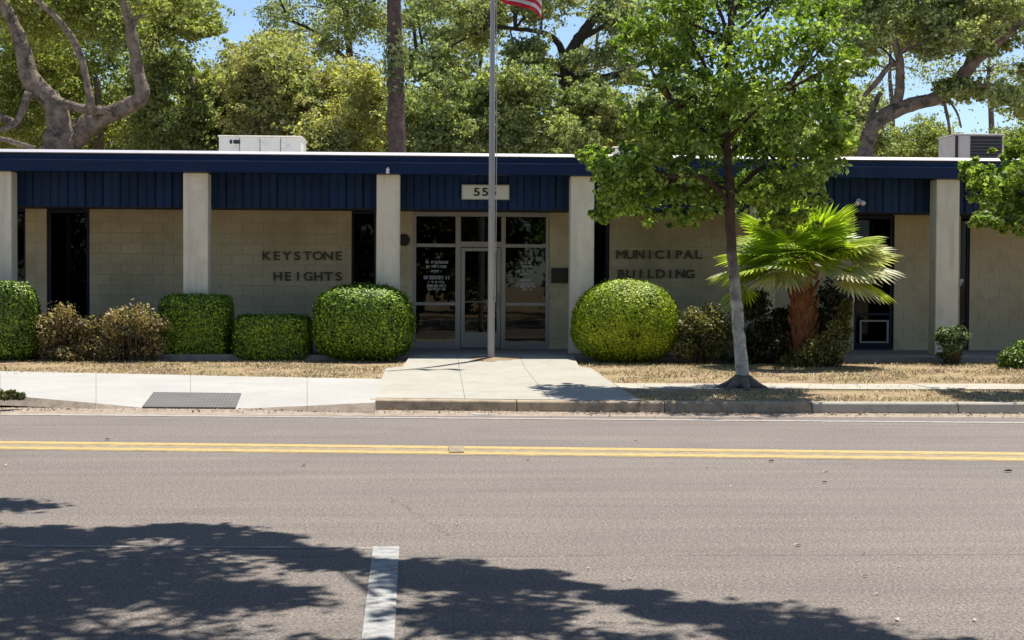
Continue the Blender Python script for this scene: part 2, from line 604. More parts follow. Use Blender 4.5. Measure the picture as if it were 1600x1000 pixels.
# painted lines belong to the road
markings = empty('road_marking', kind='structure')
for (pA, pB, w, mt, nm) in (((0, 648), (1600, 661), .13, 'white', 'edge_line'),
                            ((0, 691.5), (1600, 709.5), .23, 'yellow', 'yellow_line'),
                            ((0, 700), (1600, 718.0), .21, 'yellow', 'yellow_line')):
    a, c = G(*pA, 0), G(*pB, 0)
    sl = (c.y - a.y) / (c.x - a.x)
    b = MB()
    xs = np.linspace(-40, 40, 121)
    for x_, x2_ in zip(xs[:-1], xs[1:]):
        y0 = a.y + sl * (x_ - a.x)
        y1 = a.y + sl * (x2_ - a.x)
        b.face([(x_, y0 - w / 2, .004), (x2_, y1 - w / 2, .0055), (x2_, y1 + w / 2, .0055), (x_, y0 + w / 2, .0055)])
    b.build(nm, M[mt], markings)
a, c = G(0, 695.7, 0), G(1600, 713.7, 0)
sl = (c.y - a.y) / (c.x - a.x)
MB().face([(-40, a.y + sl * (-40 - a.x) - .42, .0025), (40, a.y + sl * (40 - a.x) - .42, .0025), (40, a.y + sl * (40 - a.x) + .36, .0025), (-40, a.y + sl * (-40 - a.x) + .36, .0025)]).build('worn_paint_band', M['yellowold'], markings)
q = [G(583, 855, 0), G(624, 855, 0), G(616, 1000, 0), G(565, 1000, 0)]
d1, d2 = (q[3] - q[0]), (q[2] - q[1])
MB().face([(q[0].x, q[0].y, .006), (q[1].x, q[1].y, .006), tuple((q[1] + d2 * 2.0).to_2d()) + (.006,), tuple((q[0] + d1 * 2.0).to_2d()) + (.006,)]).build('parking_stripe', M['stripe'], markings)
q = [G(-400, 849.5, 0), G(583, 855.5, 0), G(583, 858, 0), G(-400, 852, 0)]
MB().face([(p.x, p.y, .003) for p in q]).build('parking_edge_line', plain('faint road paint', (.31, .29, .27), .8, .1, 6, dirt=((.17, .15, .125), 5, .42, .6)), markings)
# a fixed raised marker on the yellow line and a bright square on the edge line
pm = G(713, 703, 0)
b = MB()
b.prism([(pm.y - .30, .013), (pm.y - .24, .018), (pm.y + .22, .018), (pm.y + .28, .013)], pm.x - .075, pm.x + .075)
tag(b.build('pavement_marker', M['yellowold'], bevel=.003), 'flat yellow marker fixed across the double yellow centre line', 'road marker')
pw = G(756, 648, 0)
MB().face([(pw.x - .12, pw.y - .1, .009), (pw.x + .14, pw.y - .1, .009), (pw.x + .09, pw.y + .12, .009), (pw.x - .16, pw.y + .12, .009)]).build('paint_patch', M['stripe'], markings)

# kerb stones right of the ramp
kerb = empty('kerb', kind='structure')
xk = -.88
i = 0
while xk < 30:
    ln = 1.9 if xk < 14 else 3.0
    xe = xk + ln - .012
    n = MB()
    ya, yb = kerbY(xk), kerbY(xe)
    prof = [(-.02, -.2), (0.0, .02), (.035, .125), (.06, .142), (.20, .145), (.20, -.2)]
    k = len(prof)
    n.v = [(xk, ya + y, z) for y, z in prof] + [(xe, yb + y, z) for y, z in prof]
    for j in range(k):
        n.f.append([j, k + j, k + (j + 1) % k, (j + 1) % k]); n.m.append(0)
    n.f += [list(range(k)), list(reversed(range(k, 2 * k)))]; n.m += [0, 0]
    n.build('kerb_stone', M['kerb'] if xk < 3.0 else M['kerb2'], kerb, bevel=.006)
    xk += ln
    i += 1

# left walk that slopes down as a ramp to the gutter
back = [(-500, 570, 0), (0, 580, 0), (150, 583, 0), (222, 584.5, 0), (375, 588, 0), (480, 590, 0), (597, 592, 0)]
front = [(-500, 606, .13), (0, 617, .13), (150, 630, .075), (222, 637, .012), (375, 638.5, .012), (480, 634, .075), (586, 629, .13)]
lw = empty('left_walk', kind='structure')
B_ = [GG(x, y, .012) for x, y, _ in back]
F_ = [G(x, y, z) for x, y, z in front]
xs_ = [b[0] for b in back]
# slabs by joints across the walk
cuts = [-500, -250, 0, 150, 298, 480, 586]


def walkpt(px, t):
    fx = [f[0] for f in front]
    bx = [b[0] for b in back]
    j = max(0, min(len(fx) - 2, int(np.searchsorted(fx, px)) - 1))
    s_ = (px - fx[j]) / (fx[j + 1] - fx[j])
    f = F_[j].lerp(F_[j + 1], s_)
    b2 = B_[j].lerp(B_[j + 1], s_)
    p = f.lerp(b2, t)
    tt = min(1, t * 2.2)
    p.z = f.z * (1 - tt) + (zg(p.y) + .012) * tt
    return p


for a, c in zip(cuts[:-1], cuts[1:]):
    b = MB()
    gap = .002
    subs = [a + .01] + [v for v in (0, 75, 150, 222, 298, 375, 428, 480, 530) if a + 5 < v < c - 5] + [c - .01]
    for (sa, sc), (t0, t1) in [((u, v), t) for u, v in zip(subs[:-1], subs[1:]) for t in ((0, .25), (.25, .46), (.46, 1))]:
        q = [walkpt(sa, t0), walkpt(sc, t0), walkpt(sc, t1), walkpt(sa, t1)]
        if sa == subs[0]: q[0].x += gap; q[3].x += gap
        if sc == subs[-1]: q[1].x -= gap; q[2].x -= gap
        b.face(q)
        if t0 == 0:
            b.face([(q[0].x, q[0].y - .02 - q[0].z * .9, .004), (q[1].x, q[1].y - .02 - q[1].z * .9, .004), q[1], q[0]], 1)
    q = [walkpt(c - .01, 0), walkpt(c - .01, 1)]
    b.face([(q[0].x - gap, q[0].y, -.2), (q[1].x - gap, q[1].y, -.2), (q[1].x - gap, q[1].y, q[1].z), (q[0].x - gap, q[0].y, q[0].z)])
    b.build('concrete_slab', [M['walk'], M['gutter']], lw)

# ramp panel: a thin plate with small domes
rp = [G(222, 635.5, .03), G(368, 636.5, .03), G(377, 623.5, .05), G(240, 622, .05)]
rampp = empty('ramp_panel', tuple((rp[0] + rp[1]) / 2 - Vector((0, 0, .03))), label='grey tactile panel set in the bottom of the white kerb ramp', cat='ramp panel')
zz = lambda p: p.z
b = MB()
qs = []
for p, t in zip(rp, (0.02, 0.02, 0.32, 0.32)):
    # height of the ramp surface at that place
    t_ = min(1, t * 2.2)
    qs.append(Vector((p.x, p.y, .012 * (1 - t_) + (zg(p.y) + .012) * t_ + .012)))
b.face(qs)
for j in range(4):
    u, v = qs[j], qs[(j + 1) % 4]
    b.face([(u.x, u.y, u.z - .03), (v.x, v.y, v.z - .03), v, u])
b.build('plate', M['mat'], rampp)
dm = MB()
for i in range(26):
    for j in range(9):
        u, v = (i + .5) / 26, (j + .5) / 9
        p = (qs[0].lerp(qs[1], u)).lerp(qs[3].lerp(qs[2], u), v)
        r = .014
        dm.v += [(p.x - r, p.y - r, p.z), (p.x + r, p.y - r, p.z), (p.x + r, p.y + r, p.z), (p.x - r, p.y + r, p.z),
                 (p.x - r * .5, p.y - r * .5, p.z + .006), (p.x + r * .5, p.y - r * .5, p.z + .006), (p.x + r * .5, p.y + r * .5, p.z + .006), (p.x - r * .5, p.y + r * .5, p.z + .006)]
        n = len(dm.v) - 8
        for q in ((4, 5, 6, 7), (0, 1, 5, 4), (1, 2, 6, 5), (2, 3, 7, 6), (3, 0, 4, 7)):
            dm.f.append([n + t for t in q]); dm.m.append(0)
o = dm.build('tactile_dots', M['mat'], rampp)
tag(o, kind='stuff')

# entry path (apron), in slabs
SLABZ = .35


def apz(Y):
    return zg(Y) + .012 + max(0, min(1, (Y - 25.6) / 1.9)) * (SLABZ - .012 - zg(27.5) - .002)


Lft = [(583.5, 628), (592, 601), (603, 571), (628, 563), (640, 556)]
Rgt = [(1015, 634), (965, 604), (924, 573), (905, 563), (896, 556)]


def app(x, y):
    z = .2
    for _ in range(14):
        p = G(x, y, z)
        z = apz(p.y)
    return Vector((p.x, p.y, z))


path = empty('entry_path', kind='structure')
LL = [app(*q) for q in Lft]
RR = [app(*q) for q in Rgt]
LL[0].y = kerbY(LL[0].x) + .215; LL[0].z = .148
RR[0].y = kerbY(RR[0].x) + .215; RR[0].z = .148
for j in range(len(LL) - 1):
    for k in range(3):
        if j == 2 and False: pass
        b = MB()
        fx = [k / 3, (k + 1) / 3]
        g_ = .005
        def jt(row, m_):
            if m_ == 0: return LL[row].copy()
            if m_ == 3: return RR[row].copy()
            xw = .35 if m_ == 1 else 1.45
            return LL[row].lerp(RR[row], (xw - LL[row].x) / (RR[row].x - LL[row].x))
        q = [jt(j, k), jt(j, k + 1), jt(j + 1, k + 1), jt(j + 1, k)]
        g_ = .0025
        q[0].x += g_; q[3].x += g_; q[1].x -= g_; q[2].x -= g_
        for qq in q[:2]: qq.y += g_ if j else 0
        b.face(q)
        for s_ in range(4):
            u, v = q[s_], q[(s_ + 1) % 4]
            b.face([(u.x, u.y, u.z - .25), (v.x, v.y, v.z - .25), v, u])
        b.build('concrete_slab', M['apron'], path)

# right sidewalk strip in slabs
sw = empty('sidewalk', kind='structure')
pa, pb = GG(965, 600), GG(1640, 613)
xs = np.arange(RR[1].x + .02, 26, 1.5)
for j, (a, c) in enumerate(zip(xs[:-1], xs[1:])):
    zz0 = [zg(21.55) + .012, zg(22.9) + .012]
    b = MB()
    b.box(a + .006, c - .006, 21.6, 22.75, -.1, zz0[0] + .004 * (j % 2))
    b.build('paving_slab', M['sidewalk'], sw)

# lawn sheets: left one starts behind the walk, right one behind the kerb
lawn = MB()
ys = [23.4, 24.4, 25.4, 26.4, 27.5, 60]
xl = np.linspace(-60, -.75, 30)


def backY(x):
    # front edge of left lawn: middle of the white walk
    pts = [(f.x * .4 + b.x * .6, f.y * .4 + b.y * .6) for f, b in zip(F_, B_)]
    return float(np.interp(x, [p[0] for p in pts], [p[1] for p in pts]))


for a, c in zip(xl[:-1], xl[1:]):
    ya, yc = backY(a), backY(c)
    r0 = [(a, ya), (c, yc)]
    for yy in (24.6, 25.6, 26.6, 27.6, 60):
        r1 = [(a, yy), (c, yy)]
        lawn.face([(r0[0][0], r0[0][1], zg(r0[0][1])), (r0[1][0], r0[1][1], zg(r0[1][1])), (r1[1][0], r1[1][1], zg(yy)), (r1[0][0], r1[0][1], zg(yy))])
        r0 = r1
xr = [-.75, 0, 1, 2, 3, 4, 5, 7, 9, 12, 16, 24, 60]
for a, c in zip(xr[:-1], xr[1:]):
    r0 = [(a, kerbY(a) + .19), (c, kerbY(c) + .19)]
    for yy in (20.5, 21.5, 22.5, 23.5, 24.6, 25.6, 26.6, 27.6, 60):
        r1 = [(a, yy), (c, yy)]
        lawn.face([(r0[0][0], r0[0][1], zg(r0[0][1]) - .004), (r0[1][0], r0[1][1], zg(r0[1][1]) - .004), (r1[1][0], r1[1][1], zg(yy) - .004), (r1[0][0], r1[0][1], zg(yy) - .004)])
        r0 = r1
tag(lawn.build('lawn', M['lawn']), kind='structure')
# near verge behind the camera
nv = MB()
nv.box(X0, X1, -1.2, 2.2, -.2, .14)
tag(nv.build('near_pavement', M['sidewalk']), kind='structure')
nv = MB()
nv.box(X0, X1, -60, -1.2, -.2, .10)
tag(nv.build('near_lawn', M['lawn']), kind='structure')


# ------------------------------------------------------------------ building
WY = 30.2            # wall plane
CF = 28.05           # column fronts
FY = 27.9            # fascia front
bld = empty('municipal_building', (0, 29, SLABZ), label='low block building with navy fascia and pale columns', cat='building')


def X(px, Y, y=437):
    return P(px, y, Y).x


def Z(y, Y, px=700):
    return P(px, y, Y).z


BX0, BX1 = X(-600, WY), X(2100, WY)
ROOFZ = Z(239, FY)
FBOT = Z(272, FY)
PBOT = Z(327, CF + .45)
# slab
b = MB()
b.box(BX0, BX1, 27.5, 40, -.2, SLABZ)
b.build('floor_slab', M['slab'], bld, bevel=.01)
# roof deck
b = MB()
b.box(BX0 - .1, BX1 + .1, FY + .06, 40, ROOFZ - .2, ROOFZ - .03)
roof = b.build('roof', M['trim'], bld)
b = MB()
zt = ROOFZ
b.prism([(FY - .015, zt - .062), (FY - .03, zt - .052), (FY + .03, zt), (FY + .2, zt + .004), (FY + .2, zt - .062)], BX0 - .1, BX1 + .1)
b.build('roof_edge', M['trim'], bld)
# fascia band
fas = MB()
z1 = Z(254.5, FY)
fas.prism([(FY + .03, zt - .066), (FY + .03, z1 + .035), (FY + .02, z1 + .01), (FY - .01, z1), (FY, z1 - .02), (FY, FBOT), (FY + .3, FBOT), (FY + .3, zt - .066)], BX0 - .1, BX1 + .1)
fascia = fas.build('fascia', M['navy'], bld)
b = MB()
b.prism([(FY - .012, z1 - .003), (FY + .022, z1 + .016), (FY + .024, z1 + .022), (FY - .018, z1 + .005), (FY - .020, z1 - .006)], BX0 - .1, BX1 + .1)
b.build('drip_edge', plain('drip edge metal', (.045, .075, .17), .35, .3, .7, metal=.3, bstr=0), fascia)
# columns
cols_px = [(-300, -264), (-18, 18), (286, 325), (588, 624.5), (891, 928), (1177, 1212), (1462, 1498), (1762, 1799)]
for (a, c) in cols_px:
    x0, x1 = X(a, CF), X(c, CF)
    b = MB()
    b.box(x0, x1, CF, CF + .40, SLABZ, FBOT - .003)
    b.build('column', M['column'], bld, bevel=.012)
# fascia boards hung between columns
PY = CF + .44
for (a, c), (a2, c2) in zip(cols_px[:-1], cols_px[1:]):
    x0, x1 = X(c, CF) - .06, X(a2, CF) + .06
    n = max(1, round((x1 - x0) / .305))
    w = (x1 - x0) / n
    for i in range(n):
        u0, u1 = x0 + i * w, x0 + (i + 1) * w
        b = MB()
        pr = random.uniform(-.006, .006)
        pts = [(u0 + .004, PY + .02), (u0 + .03, PY + pr), (u0 + w * .45, PY + pr), (u0 + w * .45 + .012, PY + .014 + pr), (u0 + w * .45 + .034, PY + .014 + pr), (u0 + w * .45 + .046, PY + pr), (u1 - .03, PY + pr), (u1 - .004, PY + .02), (u1 - .004, PY + .05), (u0 + .004, PY + .05)]
        k = len(pts)
        zb, zt_ = PBOT + random.uniform(-.004, .004), FBOT + .12
        b.v = [(x, y, zb) for x, y in pts] + [(x, y, zt_) for x, y in pts]
        for j in range(k):
            b.f.append([j, (j + 1) % k, k + (j + 1) % k, k + j]); b.m.append(0)
        b.f += [list(reversed(range(k))), list(range(k, 2 * k))]; b.m += [0, 0]
        o = b.build('fascia_board', M['navy2'], fascia)
b = MB()
b.box(BX0, BX1, PY + .055, WY + .1, PBOT + .03, PBOT + .13)
b.build('soffit', M['soffit'], bld)

# wall runs: (x0px, x1px); gaps are windows or the storefront
WT = PBOT + .03
runs = [(-560, -290), (-262, 24 - 14), (40, 73), (140, 286), (330, 549), (587, 646), (858, 912), (952, 1176), (1212, 1335), (1397, 1500), (1515, 1700), (1725, 2080)]
# behind everything an added solid core so that no light leaks through; the building's depth
b = MB()
b.box(BX0, X(640, WY) - .3, WY + .8, 39.8, SLABZ, ROOFZ - .21)
b.box(X(864, WY) + .3, BX1, WY + .8, 39.8, SLABZ, ROOFZ - .21)
b.box(X(640, WY) - .3, X(864, WY) + .3, WY + 3.7, 39.8, SLABZ, ROOFZ - .21)
b.box(X(640, WY) - .299, X(864, WY) + .299, WY + .3, WY + 3.69, 3.22, ROOFZ - .21)
b.build('light_stop_core', M['mortar'], bld)
BH, BW, J = .2032, .4064, .006
NB = 0
block_cache = {}
for a, c in runs:
    x0, x1 = X(a, WY), X(c, WY)
    wallo = MB().box(x0, x1, WY + .006, WY + .2, SLABZ, WT).build('wall', M['mortar'], bld)
    hidden = MB()
    vis_run = a >= 10 and c < 1710
    nrow = int((WT - SLABZ) / BH) + 1
    for r in range(nrow):
        z0 = SLABZ + r * BH
        z1_ = min(z0 + BH - J, WT - .002)
        if z1_ - z0 < .03: continue
        xx = x0 - (BW / 2 if r % 2 else 0)
        while xx < x1 - .02:
            u0, u1 = max(xx, x0), min(xx + BW - J, x1)
            xx += BW
            if u1 - u0 < .03: continue
            pxm = 685 + u0 / WY * FPX
            ymid = 437 - (z0 - 1.7) / WY * FPX
            vis = vis_run
            if 25 < pxm < 645 and ymid > 497: vis = False
            if 325 < pxm < 560 and ymid > 505: vis = False
            if 1140 < pxm < 1335 and (ymid > 440 or ymid < 340): vis = False
            if 1000 < pxm < 1140 and ymid < 345: vis = False
            if u0 > X(1600, WY): vis = False
            pr = random.uniform(0, .003)
            if vis and NB < 296:
                key = (round(u1 - u0, 3), round(z1_ - z0, 3))
                if key not in block_cache:
                    bb = MB()
                    w2, h2 = (u1 - u0) / 2, (z1_ - z0) / 2
                    bb.box(-w2, w2, 0, .05, -h2, h2)
                    me = bb.mesh('block', bevel=.0025)
                    me.materials.append(M['block'])
                    block_cache[key] = me
                o = bpy.data.objects.new('block', block_cache[key])
                COL.objects.link(o)
                o.parent = wallo
                o.location = ((u0 + u1) / 2, WY - pr, (z0 + z1_) / 2)
                NB += 1
            else:
                hidden.box(u0, u1, WY - pr, WY + .05, z0, z1_)
    if hidden.v: tag(hidden.build('blockwork', M['block'], wallo), kind='stuff')
print('blocks', NB)


# windows: dark recessed panes beside the columns
def window(a, c, ybot=None, split=None, small=False):
    x0, x1 = X(a, WY), X(c, WY)
    z0 = SLABZ + .06
    z1_ = WT - .01
    f = MB()
    fwid = .045 if (x1 - x0) < .5 else .07
    f.box(x0, x0 + fwid, WY + .05, WY + .13, z0, z1_)
    f.box(x1 - fwid, x1, WY + .05, WY + .13, z0, z1_)
    f.box(x0 + fwid, x1 - fwid, WY + .05, WY + .13, z1_ - fwid, z1_)
    f.box(x0 + fwid, x1 - fwid, WY + .05, WY + .13, z0, z0 + fwid)
    f.box(x0, x1, WY + .02, WY + .16, SLABZ, z0 - .002)
    if split is not None:
        zs = Z(split, WY)
        f.box(x0 + fwid, x1 - fwid, WY + .05, WY + .13, zs - .025, zs + .025)
    w = f.build('window', M['navy3'], bld, bevel=.004)
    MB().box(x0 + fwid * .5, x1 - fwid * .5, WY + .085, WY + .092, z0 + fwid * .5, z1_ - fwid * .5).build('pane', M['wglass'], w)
    MB().box(x0 + .01, x1 - .01, WY + .3, WY + .34, z0, z1_).build('dark_backing', M['dark'], w)  # near-black sheet behind the pane
    return w, x0, x1


for a, c in ((-290, -262), (10, 40), (73, 140), (549, 587), (912, 952), (1335, 1397), (1500, 1515), (1700, 1725)):
    w, x0, x1 = window(a, c, split=488 if a == 1335 else None)
    if a == 1335:      # light framed hopper sash low in the window
        xa, xb, za, zb = X(1344, WY), X(1389, WY), Z(536, WY, 1360), Z(500, WY, 1360)
        f = MB()
        t = .035
        f.box(xa, xb, WY - .02, WY + .045, za, za + t); f.box(xa, xb, WY - .02, WY + .045, zb - t, zb)
        f.box(xa, xa + t, WY - .02, WY + .045, za + t, zb - t); f.box(xb - t, xb, WY - .02, WY + .045, za + t, zb - t)
        f.build('sash', M['alu'], w, bevel=.003)

# ---- storefront
SY = WY
sf = MB()
fr0, fr1 = X(645, SY), X(858, SY)
ft, fb = Z(333, SY, 750), SLABZ
th = .06
mx = [X(645, SY), X(711.5, SY), X(783, SY), X(852.5, SY)]
mw = [.065, .105, .085, .065]
ztop = Z(338.5, SY, 750)
sf.box(fr0, fr1, SY - .02, SY + .09, ztop, WT - .004)
for x_, w_ in zip(mx, mw):
    sf.box(x_, x_ + w_, SY - .018, SY + .088, fb, ztop - .001)
zl = [Z(541, SY, 680), Z(536, SY, 680)]
for j in (0, 2):
    a_, c_ = mx[j] + mw[j], mx[j + 1]
    for (yt, yb) in ((381, 386.5), (472.5, 477.5), (535, 541)):
        sf.box(a_, c_, SY - .012, SY + .08, Z(yb, SY, 750), Z(yt, SY, 750))
    sf.box(a_, c_, SY - .012, SY + .08, fb, Z(541.2, SY, 750))
a_, c_ = mx[1] + mw[1], mx[2]
sf.box(a_, c_, SY - .022, SY + .092, Z(386, SY, 750), Z(377.5, SY, 750))
store = sf.build('storefront', M['alu'], bld, bevel=.004)
for j, (yt, yb) in ((0, (338.5, 381)), (0, (386.5, 472.5)), (0, (477.5, 535)), (2, (338.5, 381)), (2, (386.5, 472.5)), (2, (477.5, 535)), (1, (338.5, 377.5))):
    MB().box(mx[j] + mw[j] - .01, mx[j + 1] + .01, SY + .03, SY + .04, Z(yb, SY, 750) - .01, Z(yt, SY, 750) + .01).build('pane', M['glass'], store)
# door leaf
dx0, dx1 = a_ + .008, c_ - .008
dz1 = Z(387, SY, 750)
d = MB()
st = .075
d.box(dx0, dx0 + st, SY - .005, SY + .045, SLABZ + .015, dz1)
d.box(dx1 - st, dx1, SY - .005, SY + .045, SLABZ + .015, dz1)
d.box(dx0 + st, dx1 - st, SY - .005, SY + .045, dz1 - .07, dz1)
d.box(dx0 + st, dx1 - st, SY - .005, SY + .045, SLABZ + .015, Z(519, SY, 750))
door = d.build('door', M['alu'], bld, bevel=.004)
MB().box(dx0 + st - .01, dx1 - st + .01, SY + .015, SY + .023, Z(519, SY, 750) - .01, dz1 - .06).build('pane', M['glass'], door)
h = MB()
hx = dx1 - .04
h.tube([(hx, SY - .005, 1.15), (hx, SY - .06, 1.15), (hx, SY - .06, 1.45), (hx, SY - .005, 1.45)], [.012] * 4, 8)
h.tube([(dx0 + st, SY - .03, 1.27), (dx1 - st, SY - .03, 1.27)], [.012] * 2, 8)
h.build('handle', M['alu'], door)
# vestibule behind the glass
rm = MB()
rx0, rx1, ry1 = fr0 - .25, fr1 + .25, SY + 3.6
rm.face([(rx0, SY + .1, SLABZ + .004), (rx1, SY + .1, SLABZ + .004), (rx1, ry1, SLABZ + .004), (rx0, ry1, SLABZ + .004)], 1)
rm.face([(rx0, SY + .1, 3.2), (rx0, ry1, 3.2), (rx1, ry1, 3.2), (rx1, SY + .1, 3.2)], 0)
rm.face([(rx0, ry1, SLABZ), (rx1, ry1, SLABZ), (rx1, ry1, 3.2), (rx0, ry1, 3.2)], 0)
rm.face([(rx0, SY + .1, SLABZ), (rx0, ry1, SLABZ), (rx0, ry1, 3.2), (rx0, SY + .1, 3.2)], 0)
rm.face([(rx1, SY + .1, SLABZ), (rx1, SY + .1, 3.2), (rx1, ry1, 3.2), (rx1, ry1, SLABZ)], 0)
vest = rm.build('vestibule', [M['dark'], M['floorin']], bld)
iy = SY + 1.7
f = MB()
for px, w_ in ((718, .05), (742, .07), (783, .05)):
    x_ = X(px, iy)
    f.box(x_, x_ + w_, iy, iy + .06, SLABZ + .01, 2.6)
f.box(X(712, iy), X(792, iy), iy, iy + .06, 2.6, 2.68)
f.build('inner_frame', M['alu'], vest)
MB().box(X(750, iy), X(781, iy), iy + .02, iy + .05, SLABZ + .02, 2.5).build('inner_door', M['wood'], vest, bevel=.01)
# lettering on the two side panes: rows of small strokes, too small to read in the photo
for (cx_, rows) in ((682, [(410, 40, 4), (417, 38, 4), (424, 20, 3.5), (434, 46, 5.5), (441, 30, 3), (447, 34, 4.5), (452, 32, 3.5)]),
                    (822, [(410, 20, 4.5), (416, 22, 3), (423, 34, 4.5), (428, 20, 3), (437, 22, 4), (443, 26, 3.5), (447, 36, 4), (452, 22, 3)])):
    for (yy, wpx, hpx) in rows:
        dcl = MB()
        wpx *= .86
        x_ = cx_ - wpx / 2
        while x_ < cx_ + wpx / 2 - 1:
            wl_ = random.uniform(1.6, 2.6)
            if random.random() < .86:
                a0, a1 = X(x_, SY), X(x_ + wl_ * .78, SY)
                zt_, zb_ = Z(yy - hpx / 2, SY, 750), Z(yy + hpx / 2, SY, 750)
                tk = (a1 - a0) * .3
                dcl.box(a0, a0 + tk, SY + .0265, SY + .029, zb_, zt_)
                if random.random() < .8: dcl.box(a0 + tk, a1, SY + .0265, SY + .029, zt_ - tk, zt_)
                if random.random() < .7: dcl.box(a1 - tk, a1, SY + .0265, SY + .029, zb_, zt_ - tk - .001)
                if random.random() < .6: dcl.box(a0 + tk, a1 - tk - .001, SY + .0265, SY + .029, zb_, zb_ + tk)
            x_ += wl_
        if dcl.v: tag(dcl.build('lettering', M['decal'], store), kind='stuff')


# ---- texts
def text_mesh(ch, size, depth):
    cu = bpy.data.curves.new('t', 'FONT')
    cu.body = ch
    cu.size = size
    cu.extrude = depth
    cu.bevel_depth = size * .016
    cu.bevel_resolution = 0
    cu.align_x = 'CENTER'
    o = bpy.data.objects.new('t', cu)
    COL.objects.link(o)
    dg = bpy.context.evaluated_depsgraph_get()
    me = bpy.data.meshes.new_from_object(o.evaluated_get(dg))
    bpy.data.objects.remove(o)
    me.transform(Matrix.Rotation(math.pi / 2, 4, 'X'))
    me.materials.clear()
    return me


def lettering(word, x0, x1, ytop, ybot, label, grp):
    t = empty('wall_lettering', tuple(P((x0 + x1) / 2, ybot, WY)), label=label, cat='lettering')
    n = len(word)
    hgt = (ybot - ytop) / ppm(WY)
    for i, ch in enumerate(word):
        px = x0 + (x1 - x0) * (i + .5) / n
        me = text_mesh(ch, hgt / .70, .016)
        zs = [v.co.z for v in me.vertices]
        s_ = hgt / (max(zs) - min(zs))
        p = P(px, ybot, WY)
        me.transform(Matrix.Translation((p.x, WY - .022, p.z - min(zs) * s_)) @ Matrix.Diagonal((s_ * 1.12, 1, s_, 1)))
        link('letter', me, t, M['letter'])


lettering('KEYSTONE', 408, 537, 393, 406.5, 'dark raised letters spelling KEYSTONE on the block wall', None)
lettering('HEIGHTS', 426, 537, 425, 438.5, 'dark raised letters spelling HEIGHTS under the word KEYSTONE', None)
lettering('MUNICIPAL', 962, 1098, 391, 404.5, 'dark raised letters spelling MUNICIPAL on the shaded wall', None)
lettering('BUILDING', 962, 1086, 421, 434.5, 'dark raised letters spelling BUILDING above the dome shrub', None)

# number sign
sy = PY - .03
sgn = empty('number_sign', tuple(P(758, 310, sy)), label='pale plate with number 555 over the entrance', cat='sign')
a, c = P(722, 311, sy), P(795, 290, sy)
MB().box(a.x, c.x, sy - .03, sy, a.z, c.z).build('plate', M['plate'], sgn, bevel=.004)
f = MB()
t = .012
f.box(a.x - t, c.x + t, sy - .036, sy - .002, c.z + .0005, c.z + t); f.box(a.x - t, c.x + t, sy - .036, sy - .002, a.z - t, a.z - .0005)
f.box(a.x - t, a.x - .0005, sy - .036, sy - .002, a.z, c.z); f.box(c.x + .0005, c.x + t, sy - .036, sy - .002, a.z, c.z)
f.build('rim', M['alu'], sgn)
for px in (745, 758, 771):
    me = text_mesh('5', .17, .006)
    zs = [v.co.z for v in me.vertices]
    s_ = (12.5 / ppm(sy)) / (max(zs) - min(zs))
    p = P(px, 306.5, sy)
    me.transform(Matrix.Translation((p.x, sy - .036, p.z - min(zs) * s_)) @ Matrix.Diagonal((s_ * 1.3, 1, s_, 1)))
    link('numeral', me, sgn, M['ink'])

# round emblem left of the storefront, dark plaque right of it
p = P(631, 375, WY)
em = MB()
em.tube([(p.x, WY - .005, p.z), (p.x, WY - .035, p.z)], [.118, .118], 32)
em.tube([(p.x, WY - .035, p.z), (p.x, WY - .045, p.z)], [.10, .085], 32)
tag(em.build('round_emblem', M['plaque']), 'dark round emblem on the wall beside the entrance column', 'emblem')
a, c = P(861, 442, WY), P(888, 419, WY)
pb_ = empty('wall_plaque', (a.x, WY, a.z), label='dark rectangular plaque on the wall right of the door', cat='plaque')
MB().box(a.x, c.x, WY - .07, WY - .008, a.z, c.z).build('box', M['plaque'], pb_, bevel=.008)
MB().box(a.x + .03, c.x - .03, WY - .078, WY - .0705, a.z + .03, c.z - .03).build('panel', plain('plaque face', (.035, .025, .015), .35, .3, 12), pb_)
# little lamps
p = P(606, 268, FY)
b = MB()
b.box(p.x - .03, p.x + .03, FY - .08, FY - .022, p.z - .04, p.z + .05)
b.tube([(p.x, FY - .05, p.z + .05), (p.x, FY - .05, p.z + .075)], [.02, .014], 10)
tag(b.build('wall_sensor', M['fwhite'], bevel=.006), 'small white fitting on the fascia above the column', 'light fitting')
p = P(1343, 316, PY - .1)
fl = empty('floodlight', (p.x, PY - .03, p.z), label='small white twin floodlight on the navy boards', cat='floodlight')
b = MB()
b.tube([(p.x, PY - .03, p.z + .03), (p.x, PY - .06, p.z + .03)], [.045, .04], 14)
b.build('mount', M['fwhite'], fl)
for s_ in (-1, 1):
    b = MB()
    b.tube([(p.x + s_ * .015, PY - .05, p.z + .03), (p.x + s_ * .035, PY - .09, p.z + .01), (p.x + s_ * .06, PY - .16, p.z - .03)], [.016, .034, .048], 14)
    b.build('lamp_head', M['fwhite'], fl, smooth=True)
p = P(1502, 440, WY - .1)
b = MB()
b.prism([(WY - .10, p.z + .05), (WY - .10, p.z), (WY - .04, p.z - .05), (WY - .02, p.z - .05), (WY - .02, p.z + .05)], p.x - .045, p.x + .045)
b.tube([(p.x, WY - .05, p.z - .05), (p.x, WY - .05, p.z - .085)], [.022, .016], 10)
tag(b.build('small_camera', M['fwhite'], bevel=.004), 'small white box fixed in the dark gap by the far column', 'camera')


